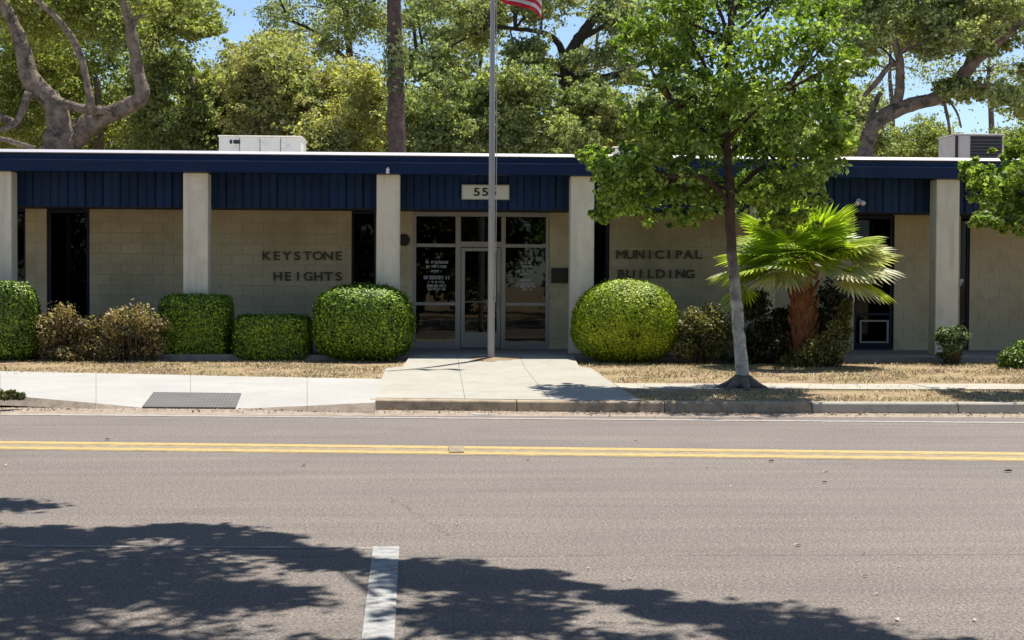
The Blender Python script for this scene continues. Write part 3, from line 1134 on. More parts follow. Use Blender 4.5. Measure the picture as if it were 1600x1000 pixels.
# rooftop units
def rtu(x0, x1, ytop, Y, depth, label, name, paint='acbox'):
    a, c = X(x0, Y), X(x1, Y)
    z1_ = Z(ytop, Y, (x0 + x1) / 2)
    t = empty(name, ((a + c) / 2, Y, ROOFZ), label=label, cat='air conditioner')
    z0 = ROOFZ - .03
    MB().box(a + .03, c - .03, Y + .03, Y + depth - .03, z0, z0 + .1).build('base', M['grille'], t)
    MB().box(a, c, Y, Y + depth, z0 + .1, z1_ - .03).build('cabinet', M[paint], t, bevel=.012)
    MB().box(a - .025, c + .025, Y - .025, Y + depth + .025, z1_ - .028, z1_).build('lid', M[paint], t, bevel=.008)
    return t, a, c, z0 + .1, z1_ - .03


u1, a, c, z0, z1_ = rtu(342, 470, 212, 33.5, 1.3, 'beige rooftop air conditioner left of the pine trunk', 'rooftop_unit')
for k in range(1, 4):
    x_ = a + (c - a) * k / 4
    MB().box(x_ - .006, x_ + .006, 33.5 - .006, 33.5 - .001, z0 + .02, z1_ - .02).build('panel_seam', M['grille'], u1)
xa = X(359, 33.5)
b = MB()
b.box(xa, xa + .05, 33.485, 33.499, z1_ - .15, z1_ - .07)
b.box(xa + .08, xa + .22, 33.485, 33.499, z1_ - .15, z1_ - .07)
b.build('label_plate', M['ink'], u1)
u2, a, c, z0, z1_ = rtu(1489, 1566, 209, 33.5, 1.1, 'rooftop air conditioner with dark grille beside the leaning oak', 'rooftop_unit', paint='actan')
ga, gc = X(1514, 33.5), X(1562, 33.5)
b = MB()
for k in range(11):
    z_ = z0 + .05 + (z1_ - z0 - .1) * k / 11
    b2 = MB()
    b2.prism([(33.5 - .03, z_), (33.5 - .002, z_ + .03), (33.5 - .002, z_)], ga, gc)
    b2.build('slat', M['grille'], u2)
MB().box(ga - .01, gc + .01, 33.5 - .004, 33.5 - .001, z0 + .03, z1_ - .02).build('grille_back', M['dark'], u2)
MB().box(a + .01, X(1494, 33.5), 33.5 - .02, 33.5 - .001, z0 + .02, z1_ - .02).build('side_grille', M['dark'], u2)
u3, a, c, z0, z1_ = rtu(958, 984, 229, 31.5, .5, 'small rooftop vent box half hidden behind street tree leaves', 'roof_vent')
u3['category'] = 'roof vent'

# ------------------------------------------------------------------ flagpole and flag
pb = GG(767, 567)
fp = empty('flagpole', tuple(pb), label='tall pale metal flagpole standing in the entry path', cat='flagpole')
b = MB()
ztop = 8.3
b.tube([(pb.x, pb.y, pb.z - .1), (pb.x, pb.y, 2.5), (pb.x, pb.y, 5), (pb.x, pb.y, ztop)], [.062, .060, .048, .034], 20, cap=False)
b.build('pole', M['pole'], fp, smooth=True)
b = MB()
b.tube([(pb.x, pb.y, pb.z), (pb.x, pb.y, pb.z + .10)], [.082, .070], 20)
b.build('collar', M['rust'], fp)
b = MB()
for i in range(9):
    pass
an = np.linspace(-math.pi / 2, math.pi / 2, 9)
b.tube([(pb.x, pb.y, ztop + .07 + .07 * math.sin(t)) for t in an], [max(.002, .07 * math.cos(t)) for t in an], 16)
b.build('ball', plain('gilt ball', (.5, .35, .1), .3, .05, 2, metal=.8), fp, smooth=True)
b = MB()
b.tube([(pb.x + .075, pb.y - .05, 1.4), (pb.x + .08, pb.y - .05, 4), (pb.x + .06, pb.y - .04, ztop - .05)], [.005] * 3, 6)
b.build('halyard', M['rope'], fp)
b = MB()
b.box(pb.x + .055, pb.x + .085, pb.y - .075, pb.y - .03, 1.38, 1.41); b.box(pb.x + .063, pb.x + .077, pb.y - .075, pb.y - .05, 1.32, 1.47)
b.build('cleat', M['alu'], fp)
# flag: 13 stripes as cloth, hoisted at the top
NU, NV = 40, 26
fl = MB()
grid = []
for j in range(NV + 1):
    v = j / NV
    row = []
    for i in range(NU + 1):
        u = i / NU
        x = pb.x + .07 + u * .80 + .03 * math.sin(u * 9 + v * 2)
        y = pb.y - .05 + .16 * math.sin(u * 11 + v * 1.2) * u ** .5
        z = 6.62 + (1 - v) * .92 - .34 * u ** 1.1 - .05 * math.sin(u * 7) * v
        row.append((x, y, z))
    grid.append(row)
for j in range(NV):
    for i in range(NU):
        n = len(fl.v)
        fl.v += [grid[j][i], grid[j + 1][i], grid[j + 1][i + 1], grid[j][i + 1]]
        fl.f.append([n, n + 1, n + 2, n + 3])
        st_ = j // 2
        mi = 0 if st_ % 2 == 0 else 1
        if i < NU * .4 and st_ < 7: mi = 2
        fl.m.append(mi)
fo = fl.build('flag', [M['fred'], M['fwhite'], M['fblue']], smooth=True)
bm = bmesh.new(); bm.from_mesh(fo.data); bmesh.ops.remove_doubles(bm, verts=bm.verts, dist=1e-5); bm.to_mesh(fo.data); bm.free()
md = fo.modifiers.new('thick', 'SOLIDIFY'); md.thickness = .002
tag(fo, 'red and white striped flag drooping from the flagpole', 'flag')
# dirt around the foot of the pole
sp = MB()
cxy = pb
for ring in range(3):
    pass
pts = []
for k in range(40):
    an = 2 * math.pi * k / 40
    r = .40 * (1 + .25 * math.sin(3 * an + 1) + .18 * math.sin(7 * an) + random.uniform(-.08, .08))
    pts.append((cxy.x + r * math.cos(an) * 1.05, cxy.y - .05 + r * math.sin(an) * .8))
ctr = (cxy.x, cxy.y, apz(cxy.y) + .035)
for k in range(40):
    a, c = pts[k], pts[(k + 1) % 40]
    sp.face([(a[0], a[1], apz(a[1]) + .003), (c[0], c[1], apz(c[1]) + .003), ctr])
o = tag(sp.build('soil_patch', M['litter']), kind='stuff')


# ------------------------------------------------------------------ foliage builders
def clump_points(blobs, per, sub, spread=.32, shell=.35, gauss=0):
    """blobs: (centre, (rx,ry,rz)); returns centres and outward directions"""
    C_, N_ = [], []
    for (c, r) in blobs:
        c = np.array(c); r = np.array(r)
        d = rng.normal(size=(sub, 3)); d /= np.linalg.norm(d, axis=1, keepdims=True)
        rad = shell + (1 - shell) * rng.random((sub, 1)) ** .6
        cc = c + d * r * rad * .86
        if gauss: cc = c + rng.normal(size=(sub, 3)) * r * gauss
        k = max(1, per // sub)
        idx = np.repeat(np.arange(sub), k)
        sz = (.6 + .8 * rng.random(sub))[idx][:, None]
        g = rng.normal(size=(len(idx), 3))
        gl = np.linalg.norm(g, axis=1, keepdims=True)
        g = g / gl * np.minimum(gl, 1.9)
        pts = cc[idx] + g * r.min() * spread * sz * np.array([1.15, 1.15, .75])
        C_.append(pts)
        N_.append(g * .45 + np.array([0, 0, .55]) + rng.normal(size=g.shape) * .9)
    return np.concatenate(C_), np.concatenate(N_)


def px_blobs(lst, Y, dy=1.0, depth=.9):
    out = []
    for (x, y, rx, ry) in lst:
        Yb = Y + random.uniform(-dy, dy)
        p = P(x, y, Yb)
        k = Yb / FPX
        out.append((tuple(p), (rx * k, max(.5, (rx + ry) / 2 * k * depth), ry * k)))
    return out


def limb(pts, Y, mat, parent, name='limb', seg=10, jit=.08, sink=0.0):
    """pts: (x px, y px, radius px, dY)"""
    w = [P(x, y, Y + dY) for x, y, r, dY in pts]
    rr = [r * (.9 if Y > 38 else 1) * (Y + dY) / FPX for x, y, r, dY in pts]
    a, b_ = smooth_path(w, rr, 5)
    a = [p + Vector((random.uniform(-1, 1), 0, random.uniform(-1, 1))) * r * .10 for p, r in zip(a, b_)]
    mb = MB().tube(a, b_, seg, jit=jit)
    return mb.build(name, mat, parent, smooth=True)


def twigs_to(blobs, start_pts, mat, parent, r0=.05):
    mb = MB()
    for (c, r) in blobs:
        s_ = min(start_pts, key=lambda p: (Vector(p) - Vector(c)).length)
        s_ = Vector(s_)
        c = Vector(c)
        mid = s_.lerp(c, .5) + Vector((random.uniform(-.2, .2), random.uniform(-.2, .2), random.uniform(0, .25)))
        a, b_ = smooth_path([s_, mid, c], [r0, r0 * .6, r0 * .25], 4)
        mb.tube(a, b_, 6, jit=.1)
    o = mb.build('branch_work', mat, parent, smooth=True)
    tag(o, kind='stuff')
    return o


# ------------------------------------------------------------------ street tree
TB = GG(1160, 607)
TY = TB.y
st = empty('street_tree', tuple(TB), label='young broadleaf street tree with pale trunk at the kerb', cat='tree')
tr = [(1161, 612, 14, 0), (1160, 590, 11.2, 0), (1156, 540, 9.6, 0), (1151, 480, 9.0, 0), (1147, 430, 8.6, 0)]
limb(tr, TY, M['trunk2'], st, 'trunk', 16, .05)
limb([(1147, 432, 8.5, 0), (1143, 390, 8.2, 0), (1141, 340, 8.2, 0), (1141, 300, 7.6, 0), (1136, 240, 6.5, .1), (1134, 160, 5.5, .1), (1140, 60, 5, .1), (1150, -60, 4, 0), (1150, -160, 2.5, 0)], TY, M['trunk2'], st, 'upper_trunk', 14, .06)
b = MB()
for k in range(7):
    an = k * .9 + .3
    p0 = TB + Vector((0, 0, .16))
    p1 = TB + Vector((math.cos(an) * .30, math.sin(an) * .25, .02))
    p2 = TB + Vector((math.cos(an) * .46, math.sin(an) * .4, -.03))
    a, r_ = smooth_path([p0, (p0 + p1) / 2 + Vector((0, 0, -.02)), p1, p2], [.10, .08, .045, .015], 3)
    b.tube(a, r_, 8, jit=.1)
b.build('root_flare', M['bark'], st, smooth=True)
limbs = [[(1141, 320, 6, 0), (1100, 285, 5, -.2), (1040, 280, 4, -.4), (975, 285, 2.5, -.5)],
         [(1141, 310, 6, 0), (1190, 270, 5, .2), (1250, 260, 3.5, .4), (1300, 220, 2, .6)],
         [(1137, 240, 5, 0), (1090, 200, 4, .4), (1030, 130, 3, .6), (1010, 70, 2, .7)],
         [(1135, 220, 5, 0), (1190, 170, 4, -.4), (1250, 120, 3, -.5), (1300, 60, 2, -.6)],
         [(1134, 160, 4.5, 0), (1090, 90, 3, -.3), (1060, 10, 2, -.4)],
         [(1138, 100, 4, 0), (1190, 30, 3, .3), (1230, -50, 2, .4)],
         [(1141, 330, 4.5, 0), (1120, 310, 4, .6), (1060, 290, 3, 1.0)]]
for l in limbs:
    l = [(a_, b_ + random.uniform(-9, 9) * (i_ > 0), c_ * .72, d_) for i_, (a_, b_, c_, d_) in enumerate(l)]
    limb(l, TY, M['pale2'], st, 'limb', 8)
blobs = px_blobs([(950, 268, 34, 28), (972, 312, 34, 26), (985, 262, 42, 30), (1020, 300, 52, 32), (1052, 250, 62, 44), (1100, 300, 46, 30), (1075, 335, 30, 14),
                  (1180, 300, 48, 32), (1225, 300, 46, 36), (1262, 262, 42, 46), (1302, 215, 34, 38), (1200, 225, 70, 52), (1130, 225, 60, 46),
                  (1085, 180, 60, 46), (1010, 190, 34, 26), (1290, 150, 44, 48), (1230, 160, 62, 46), (1160, 140, 60, 50), (1045, 100, 56, 46), (1105, 70, 70, 56),
                  (1195, 70, 70, 56), (1275, 75, 58, 50), (1060, 10, 58, 44), (1140, -10, 76, 50), (1225, -5, 76, 52), (1290, 10, 40, 40),
                  (1105, -80, 70, 50), (1190, -90, 80, 50), (1150, -160, 70, 46), (1000, 60, 30, 26), (926, 245, 20, 12), (1320, 110, 24, 26), (944, 335, 20, 12), (1230, 345, 30, 14)], TY, .9, .95)
blobs = [(c_, tuple(v * 1.08 for v in r_)) for c_, r_ in blobs]
c, n = clump_points(blobs, 1120, 38, .20, .1, .47)
quads_mesh('crown', leaf_quads(c, n, .092, .05), L_['street'], st)
twigs_to(blobs, [P(1141, 300, TY), P(1136, 240, TY), P(1134, 160, TY), P(1140, 60, TY), P(1060, 280, TY), P(1230, 265, TY), P(1060, 170, TY), P(1230, 140, TY)], M['pale2'], st, .03)
# second street tree, whose trunk stands outside the photograph
T2 = Vector((X(1700, 21.6), 21.6, zg(21.6)))
st2 = empty('street_tree', tuple(T2), label='street tree leaning its lowest leaves in at the frame edge', cat='tree')
limb([(1700, 620, 16, 0), (1698, 500, 13, 0), (1690, 330, 10, 0), (1695, 200, 8, 0), (1700, 60, 5, 0)], 21.6, M['trunk2'], st2, 'trunk', 14)
limb([(1692, 350, 5, 0), (1630, 320, 4, -.2), (1560, 290, 2.5, -.3)], 21.6, M['pale2'], st2, 'limb', 8)
bl2 = px_blobs([(1530, 268, 26, 16), (1558, 300, 34, 26), (1600, 270, 44, 32), (1590, 325, 36, 26), (1640, 300, 50, 46), (1700, 250, 70, 60), (1750, 300, 60, 50), (1690, 160, 70, 60), (1760, 200, 60, 50), (1630, 215, 28, 22), (1540, 345, 18, 12), (1580, 350, 30, 12), (1720, 80, 70, 50), (1590, 235, 18, 12)], 21.6, .7, .95)
c, n = clump_points(bl2, 1050, 36, .2, .1, .52)
quads_mesh('crown', leaf_quads(c, n, .095, .05), L_['street'], st2)

# ------------------------------------------------------------------ background trees
# big left oak
OY = 42.0
ok = empty('oak_tree', tuple(Vector((X(85, OY), OY, .2))), label='large oak with thick bent limbs above the left roof', cat='tree')
limb([(80, 420, 34, 0), (88, 300, 32, 0), (92, 235, 30, 0), (96, 205, 24, 0), (82, 160, 17, 0), (60, 140, 18, 0), (45, 115, 16, 0), (36, 75, 13, 0), (18, 30, 10, 0), (-12, -30, 9, 0), (-40, -120, 6, 0)], OY, M['barkr'], ok, 'trunk', 14)
for l in ([(100, 232, 22, .3), (135, 195, 20, .3), (165, 182, 15, .3), (200, 165, 14, .2), (222, 150, 13, 0), (216, 115, 11, 0), (207, 60, 9.5, 0), (196, 10, 8, 0), (180, -50, 7, 0)],
          [(82, 158, 12, -.2), (110, 165, 8, -.2), (140, 172, 8, -.2), (170, 172, 7, -.1)],
          [(143, 170, 7, -.3), (136, 130, 6, -.3), (128, 95, 6, -.3), (112, 58, 6, -.4), (85, 25, 5, -.5), (55, -5, 5, -.5), (30, -50, 4, -.5)],
          [(45, 145, 7, -.3), (32, 180, 6, -.4), (14, 200, 5, -.5), (-15, 205, 5, -.5)],
          [(-20, 212, 5, -2), (10, 219, 4.5, -2), (35, 226, 4, -2), (55, 231, 3, -2)],
          [(30, 195, 8, .5), (5, 185, 7, .5), (-20, 165, 6, .5)],
          [(205, 40, 4, 0), (240, 10, 3, -.3), (290, 0, 2.5, -.5)]):
    limb(l, OY, M['barkr'], ok, 'limb', 12)
lf = []
for _ in range(34):
    lf.append((random.uniform(-60, 260), random.uniform(-60, 50), random.uniform(30, 52), random.uniform(22, 38)))
lf += [(270, 0, 34, 18), (305, 18, 26, 16), (330, 40, 14, 12), (300, 45, 16, 12)]
bo = px_blobs(lf, OY + 3.2, 1.8, .8)
bo += px_blobs([(240, 10, 26, 12), (280, 5, 30, 14), (180, -30, 40, 20), (60, -30, 40, 20)], OY - .5, .5, .8)
bo = [(c_, tuple(v * 1.2 for v in r_)) for c_, r_ in bo]
c, n = clump_points(bo, 1600, 72, .19, 0.0, .56)
quads_mesh('crown', leaf_quads(c, n, .11, .065), L_['oakL'], ok)


def back_tree(label, base_px, Y, blist, leafm, bark='bark', per=900, sub=18, leaf=.115, spread=.34, trunk=None, limbs_=(), dy=1.2, name='broadleaf_tree'):
    t = empty(name, tuple(Vector((X(base_px, Y), Y, .2))), label=label, cat='tree')
    limb(trunk or [(base_px, 500, 12, 0), (base_px, 300, 11, 0), (base_px + 6, 200, 8, 0), (base_px, 120, 5, 0)], Y, M[bark], t, 'trunk', 12)
    for l in limbs_: limb(l, Y, M[bark], t, 'limb', 9)
    bb = px_blobs(blist, Y, dy, .9)
    if per < 1000 and name != 'x': twigs_to(bb[::2], [tuple(P(x, y, Y + dY)) for l in ([trunk] if trunk else [[(base_px + 6, 200, 8, 0), (base_px, 120, 5, 0)]]) + list(limbs_) for x, y, r, dY in l if y < 260], M[bark], t, .05)
    bb = [(c_, tuple(v * 1.22 for v in r_)) for c_, r_ in bb]
    c, n = clump_points(bb, int(per * 1.8), 72, spread * .55, 0.0, .56)
    quads_mesh('crown', leaf_quads(c, n, leaf, leaf * .58), L_[leafm], t)
    return t


def rb(n, x0, x1, y0, y1, r0, r1, top=None):
    out = []
    while len(out) < n:
        x, y = random.uniform(x0, x1), random.uniform(y0, y1)
        if top is not None and y < np.interp(x, [q[0] for q in top], [q[1] for q in top]): continue
        r = random.uniform(r0, r1)
        out.append((x, y, r, r * .72))
    return out


# trees directly behind the big oak
back_tree('bright green tree behind the bent limbs of the oak', 150, 50, rb(48, -40, 250, 10, 240, 26, 44), 'oakL', per=1000, dy=2.5)
back_tree('leafy green tree between the oak and the rooftop unit', 300, 47, rb(30, 225, 372, 95, 245, 20, 32, [(225, 80), (260, 70), (300, 105), (340, 130), (372, 125)]), 'farG', per=1000, dy=2)
back_tree('yellowish oak right behind the beige rooftop unit', 470, 46, rb(50, 368, 588, 60, 245, 20, 36, [(360, 95), (400, 75), (440, 62), (490, 70), (520, 85), (560, 100), (590, 130)]), 'oakY', per=1000, dy=2,
          limbs_=([(470, 260, 7, 0), (440, 180, 5, -.5), (420, 110, 3, -.5)], [(472, 250, 6, 0), (510, 190, 4, -.5), (545, 140, 2, -.5)]))
# upper sparse crown of a taller tree over it
back_tree('tall sparse tree reaching above the yellowish oak', 560, 56, rb(24, 415, 600, -60, 80, 12, 24, [(405, -60), (430, -60), (610, -60)]), 'oakC', per=360, sub=14, spread=.42, dy=2, bark='barkd',
          trunk=[(562, 500, 10, 0), (560, 200, 8, 0), (548, 100, 6, 0), (540, 20, 5, 0), (536, -60, 4, 0)],
          limbs_=([(548, 100, 4, 0), (500, 55, 3, 0), (450, 30, 2, 0)], [(545, 60, 4, 0), (580, 10, 3, 0), (600, -30, 2, 0)]))
# pine trunk
PYY = 40
pt = empty('pine_tree', tuple(Vector((X(618, PYY), PYY, .2))), label='tall straight pine trunk rising behind the roof', cat='tree')
limb([(622, 480, 17, 0), (621, 240, 15.5, 0), (619, 180, 14.5, 0), (618, 100, 14, 0), (616, 40, 13, 0), (615, -30, 12.5, 0), (612, -300, 10, 0), (610, -700, 6, 0)], PYY, M['pine'], pt, 'trunk', 18, .10)
bp = px_blobs([(610 + random.uniform(-90, 90), -620 + random.uniform(-140, 160), 50, 30) for _ in range(20)], PYY, 2, 1)
c, n = clump_points(bp, 400, 10, .4)
quads_mesh('crown', leaf_quads(c, n, .2, .04), L_['oakC'], pt)
b = MB()
for k in range(16):
    s_ = P(611 + k * 0, -480 - 14 * k, PYY)
    e = Vector(bp[k][0])
    a, r_ = smooth_path([s_, s_.lerp(e, .5) + Vector((0, 0, .2)), e], [.09, .05, .02], 3)
    b.tube(a, r_, 6)
tag(b.build('branch_work', M['pine'], pt, smooth=True), kind='stuff')
# vine leaves on the pine trunk
vp, vn = [], []
for _ in range(520):
    z_ = P(618, random.gauss(95, 26), PYY).z
    an = random.uniform(0, 2 * math.pi)
    r = .27 + random.random() * .06
    vp.append((P(618, 100, PYY).x + math.cos(an) * r, PYY + math.sin(an) * r, z_)); vn.append((math.cos(an), math.sin(an), .4))
quads_mesh('vine', leaf_quads(np.array(vp), np.array(vn), .12, .08), L_['farG'], pt)

# central oak
back_tree('spreading dark limbed oak behind the flagpole', 884, 47,
          rb(15, 640, 770, -20, 120, 14, 22) + rb(30, 760, 1000, -70, 40, 16, 26) + rb(11, 890, 1010, 60, 140, 12, 20) + rb(7, 790, 860, 60, 110, 12, 16) + rb(8, 1000, 1080, -20, 120, 14, 24), 'oakC', per=420, sub=15, spread=.40, bark='barkd', dy=2.2,
          trunk=[(880, 500, 16, 0), (880, 240, 15, 0), (884, 130, 13, 0), (890, 90, 12, 0), (905, 60, 10, 0), (928, 28, 8, 0), (945, -10, 6, 0), (955, -60, 4, 0)],
          limbs_=([(886, 100, 8, 0), (870, 65, 6, -.3), (845, 50, 4, -.4), (805, 45, 3.5, -.4), (770, 40, 3, -.5)],
                  [(884, 125, 7, 0), (925, 122, 7, -.3), (960, 118, 6, -.5), (995, 102, 5, -.6), (1030, 88, 3, -.8)],
                  [(905, 62, 6, 0), (945, 40, 4.5, -.2), (985, 18, 3.5, -.2), (1030, 10, 2.5, 0)],
                  [(880, 120, 4, .2), (850, 115, 3, .2), (835, 130, 2.5, .2)],
                  [(930, 130, 3, 0), (985, 130, 3, 0), (1060, 140, 4, 0), (1085, 135, 2, 0)],
                  [(885, 140, 9, 0), (880, 180, 9, .5), (880, 240, 9, .5)]), name='oak_tree')
back_tree('slim dark tree with forked stems right of the pine', 705, 52,
          rb(22, 632, 790, -50, 110, 10, 20) + rb(5, 640, 720, 90, 150, 12, 18), 'oakC', per=380, sub=14, spread=.42, bark='barkd', dy=2,
          trunk=[(715, 500, 8, 0), (714, 240, 7.5, 0), (711, 190, 7, 0), (702, 155, 6, 0), (684, 138, 4, 0), (662, 112, 3.5, 0), (648, 60, 3, 0), (645, -30, 2, 0)],
          limbs_=([(700, 152, 4, 0), (725, 100, 3, 0), (750, 60, 3, 0), (772, 30, 2, 0)], [(655, 90, 3, 0), (663, 115, 3, 0), (658, 60, 2.5, 0), (650, 20, 2, 0)], [(715, 190, 4, 0), (738, 150, 3, 0), (752, 85, 3, 0), (735, 60, 2, 0)]))
back_tree('dense mid green tree low behind the flagpole', 790, 44, rb(48, 640, 960, 125, 245, 20, 34, [(630, 150), (680, 115), (720, 140), (770, 118), (830, 122), (900, 140), (960, 165)]), 'farG', per=1000, dy=1.8)
back_tree('green tree low behind the young street tree', 1080, 46, rb(34, 950, 1330, 165, 245, 22, 36), 'farG', per=900, dy=2)

for k, (xa, xb, yt, lb, lm) in enumerate(((-60, 330, 150, 'deep row of foliage far behind the bent oak', 'farG'), (330, 700, 160, 'far green tree behind the beige rooftop unit', 'farG'), (660, 1040, 165, 'far pale green tree behind the flagpole', 'oakC'), (1000, 1360, 150, 'far tree filling the sky behind the street tree', 'oakC'))):
    back_tree(lb, (xa + xb) / 2, 62, rb(44, xa, xb, yt, 250, 20, 34), lm, per=520, sub=12, leaf=.17, dy=2.5)

for (xa, xb, ya, yb, lb) in ((600, 800, -40, 150, 'feathery far tree seen between pine and flagpole'), (800, 1060, -40, 160, 'feathery far tree seen behind the dark limbed oak'), (1300, 1480, -30, 150, 'feathery far tree seen left of the leaning oak fork'), (1450, 1640, -30, 160, 'feathery far tree seen over the grilled rooftop unit'), (440, 610, -40, 100, 'feathery far tree left of the pine top')):
    back_tree(lb, (xa + xb) / 2, 70, rb(20, xa, xb, ya, yb, 16, 34), 'oakC', per=150, sub=12, leaf=.15, dy=2.5, trunk=[((xa + xb) / 2, 500, 6, 0), ((xa + xb) / 2 + 4, 200, 5, 0), ((xa + xb) / 2, 110, 3, 0), ((xa + xb) / 2 + 6, 20, 1.5, 0)])

# right leaning oak
RY = 41
back_tree('leaning oak with heavy forked limb over the right roof', 1345, RY,
          rb(42, 1290, 1640, -80, 50, 20, 34) + rb(8, 1400, 1560, 40, 85, 14, 22) + rb(6, 1330, 1400, 30, 90, 12, 20) + rb(7, 1570, 1660, 60, 170, 14, 24) + rb(5, 1470, 1530, 130, 160, 8, 12), 'oakR', per=700, sub=18, spread=.38, bark='barkr', dy=2,
          trunk=[(1335, 500, 18, 0), (1345, 290, 17, 0), (1352, 240, 15, 0), (1362, 200, 14, 0), (1392, 175, 14, 0), (1430, 162, 12, 0), (1470, 150, 12, 0), (1496, 130, 13, 0), (1518, 100, 12, 0), (1542, 80, 9, -.2), (1580, 50, 6, -.4), (1620, 10, 5, -.5)],
          limbs_=([(1350, 240, 9, .4), (1358, 190, 7, .4), (1368, 160, 5, .4), (1376, 145, 4, .4)],
                  [(1390, 180, 9, 0), (1404, 150, 9, 0), (1406, 120, 8, 0), (1404, 85, 7, -.2), (1390, 40, 5, -.3), (1380, -20, 4, -.3)],
                  [(1350, 150, 4, 0), (1370, 128, 5, 0), (1388, 105, 5, 0), (1400, 100, 4, 0)],
                  [(1475, 158, 3, 0), (1480, 180, 3, 0), (1484, 205, 2.5, 0), (1486, 230, 2, 0)],
                  [(1482, 155, 2.5, .2), (1496, 178, 2, .2), (1502, 200, 1.5, .2)],
                  [(1518, 128, 4, 0), (1530, 132, 3.5, 0), (1560, 134, 3, 0), (1600, 136, 2.5, 0)],
                  [(1520, 95, 5, 0), (1528, 50, 6, 0), (1538, 20, 5, 0), (1550, -30, 4, 0)],
                  [(1340, 120, 4, 0), (1338, 80, 3, 0), (1335, 30, 3, 0)]), name='oak_tree')
back_tree('low distant green tree under the leaning oak limb', 1430, 62, rb(22, 1360, 1490, 190, 250, 16, 24), 'farG', per=600, dy=2, trunk=[(1430, 500, 9, 0), (1430, 300, 8, 0), (1432, 225, 5, 0)])
back_tree('loose green tree behind the grilled rooftop unit', 1600, 55, rb(18, 1560, 1720, 170, 250, 16, 26, [(1560, 205), (1600, 175), (1720, 120)]), 'oakR', per=600, dy=2)

# ------------------------------------------------------------------ near oak behind the camera: its crown shades the street
no = empty('oak_tree', (-5.5, -2.5, .1), label='large near oak whose crown shades the street', cat='tree')
mb = MB()
a, r_ = smooth_path([(-5.5, -2.5, -.1), (-5.4, -2.4, 1.5), (-5.2, -2.0, 3.6), (-4.6, -1.0, 5.2)], [.55, .42, .36, .3], 5)
mb.tube(a, r_, 16, jit=.06)
mb.build('trunk', M['bark'], no, smooth=True)
shadow_edge = []
for (px, py) in ((-500, 765), (-150, 800), (0, 822), (150, 830), (300, 832), (430, 850), (560, 868), (680, 888), (800, 918), (950, 940), (1100, 965), (1250, 990), (1400, 1020), (1600, 1070)):
    shadow_edge.append(G(px, py, 0))
ex = [p.x for p in shadow_edge]
ey = [p.y + float(np.interp(p.x, [-3, -1, .5, 2.5], [.1, .1, .2, .5])) for p in shadow_edge]
blobs = []
KX, KY = SH.x / SH.z, SH.y / SH.z
gy = -6.0
while gy < 12.5:
    gx = -13.0
    while gx < 6.5:
        dense = -6.5 < gx < 5.5 and 5.2 < gy
        step = .78 if dense else 1.05
        x_, y_ = gx + random.uniform(-.42, .42), gy + random.uniform(-.42, .42)
        lim = float(np.interp(x_, ex, ey))
        r = random.uniform(.42, .72) if dense else random.uniform(.6, 1.0)
        if y_ < lim - r * .7 and random.random() < .965:
            h = random.uniform(5.3, 7.6)
            blobs.append(((x_ + KX * h, y_ + KY * h, h), (r, r, r * .6)))
        gx += step
    gy += .78 if gy > 5.2 else 1.05
for k in range(74):           # a ragged leafy rim following the edge
    gx = -9 + k * .2 + random.uniform(-.1, .1)
    lim = float(np.interp(gx, ex, ey)) + .12 + .18 * math.sin(gx * 2.6) + .12 * math.sin(gx * 6.1 + 1)
    r = random.uniform(.14, .36)
    h = random.uniform(5.4, 6.6)
    gy = lim - r * random.uniform(.4, 1.6) - .1
    if random.random() < .84: blobs.append(((gx + KX * h, gy + KY * h, h), (r * 1.3, r, r * .5)))
print('near blobs', len(blobs))
blobs.append(((G(10, 785, 0).x + KX * 6, G(10, 790, 0).y + KY * 6, 6), (.5, .3, .3)))
blobs.append(((G(-70, 790, 0).x + KX * 6, G(-70, 790, 0).y + KY * 6, 6), (.5, .3, .3)))
c, n = clump_points(blobs, 720, 21, .35)
quads_mesh('crown', leaf_quads(c, n, .12, .068), L_['near'], no)
for (ex_, ey_, ez_) in ((-3, 5, 6.5), (-7, 6, 6.8), (1, 4, 6.6), (-9, 1, 6.5), (3, 1, 6.5)):
    mb = MB()
    a, r_ = smooth_path([(-4.7, -1.1, 5.0), ((-4.7 + ex_) / 2, (-1 + ey_) / 2, 6.3), (ex_, ey_, ez_)], [.2, .12, .04], 5)
    mb.tube(a, r_, 9, jit=.08)
    mb.build('limb', M['bark'], no, smooth=True)
tw = MB()
for (cc, rr_) in blobs[::4]:
    e = Vector(cc)
    s_ = e + Vector((random.uniform(-.8, .8), random.uniform(-1.4, -.4), random.uniform(-.3, .2)))
    a, r_ = smooth_path([s_, s_.lerp(e, .5), e], [.03, .02, .008], 2)
    tw.tube(a, r_, 5)
tag(tw.build('branch_work', M['bark'], no, smooth=True), kind='stuff')
# trees farther behind the camera, seen only as reflections in the glass
for k, (tx, ty) in enumerate(((-13, -12), (-1, -14), (11, -11))):
    t = empty('broadleaf_tree', (tx, ty, .1), label=('broad tree across the street behind the near oak', 'round tree across the street facing the entrance', 'broad tree across the street facing the palm')[k], cat='tree')
    mb = MB()
    a, r_ = smooth_path([(tx, ty, -.1), (tx + .1, ty, 2), (tx, ty, 4.5)], [.35, .27, .2], 4)
    mb.tube(a, r_, 12, jit=.06)
    mb.build('trunk', M['bark'], t, smooth=True)
    bb = [((tx + random.uniform(-5.5, 5.5), ty + random.uniform(-3, 3), random.uniform(.9, 8)), (1.4, 1.3, 1.1)) for _ in range(60)]
    c, n = clump_points(bb, 420, 12, .4)
    quads_mesh('crown', leaf_quads(c, n, .3, .18), L_['near'], t)


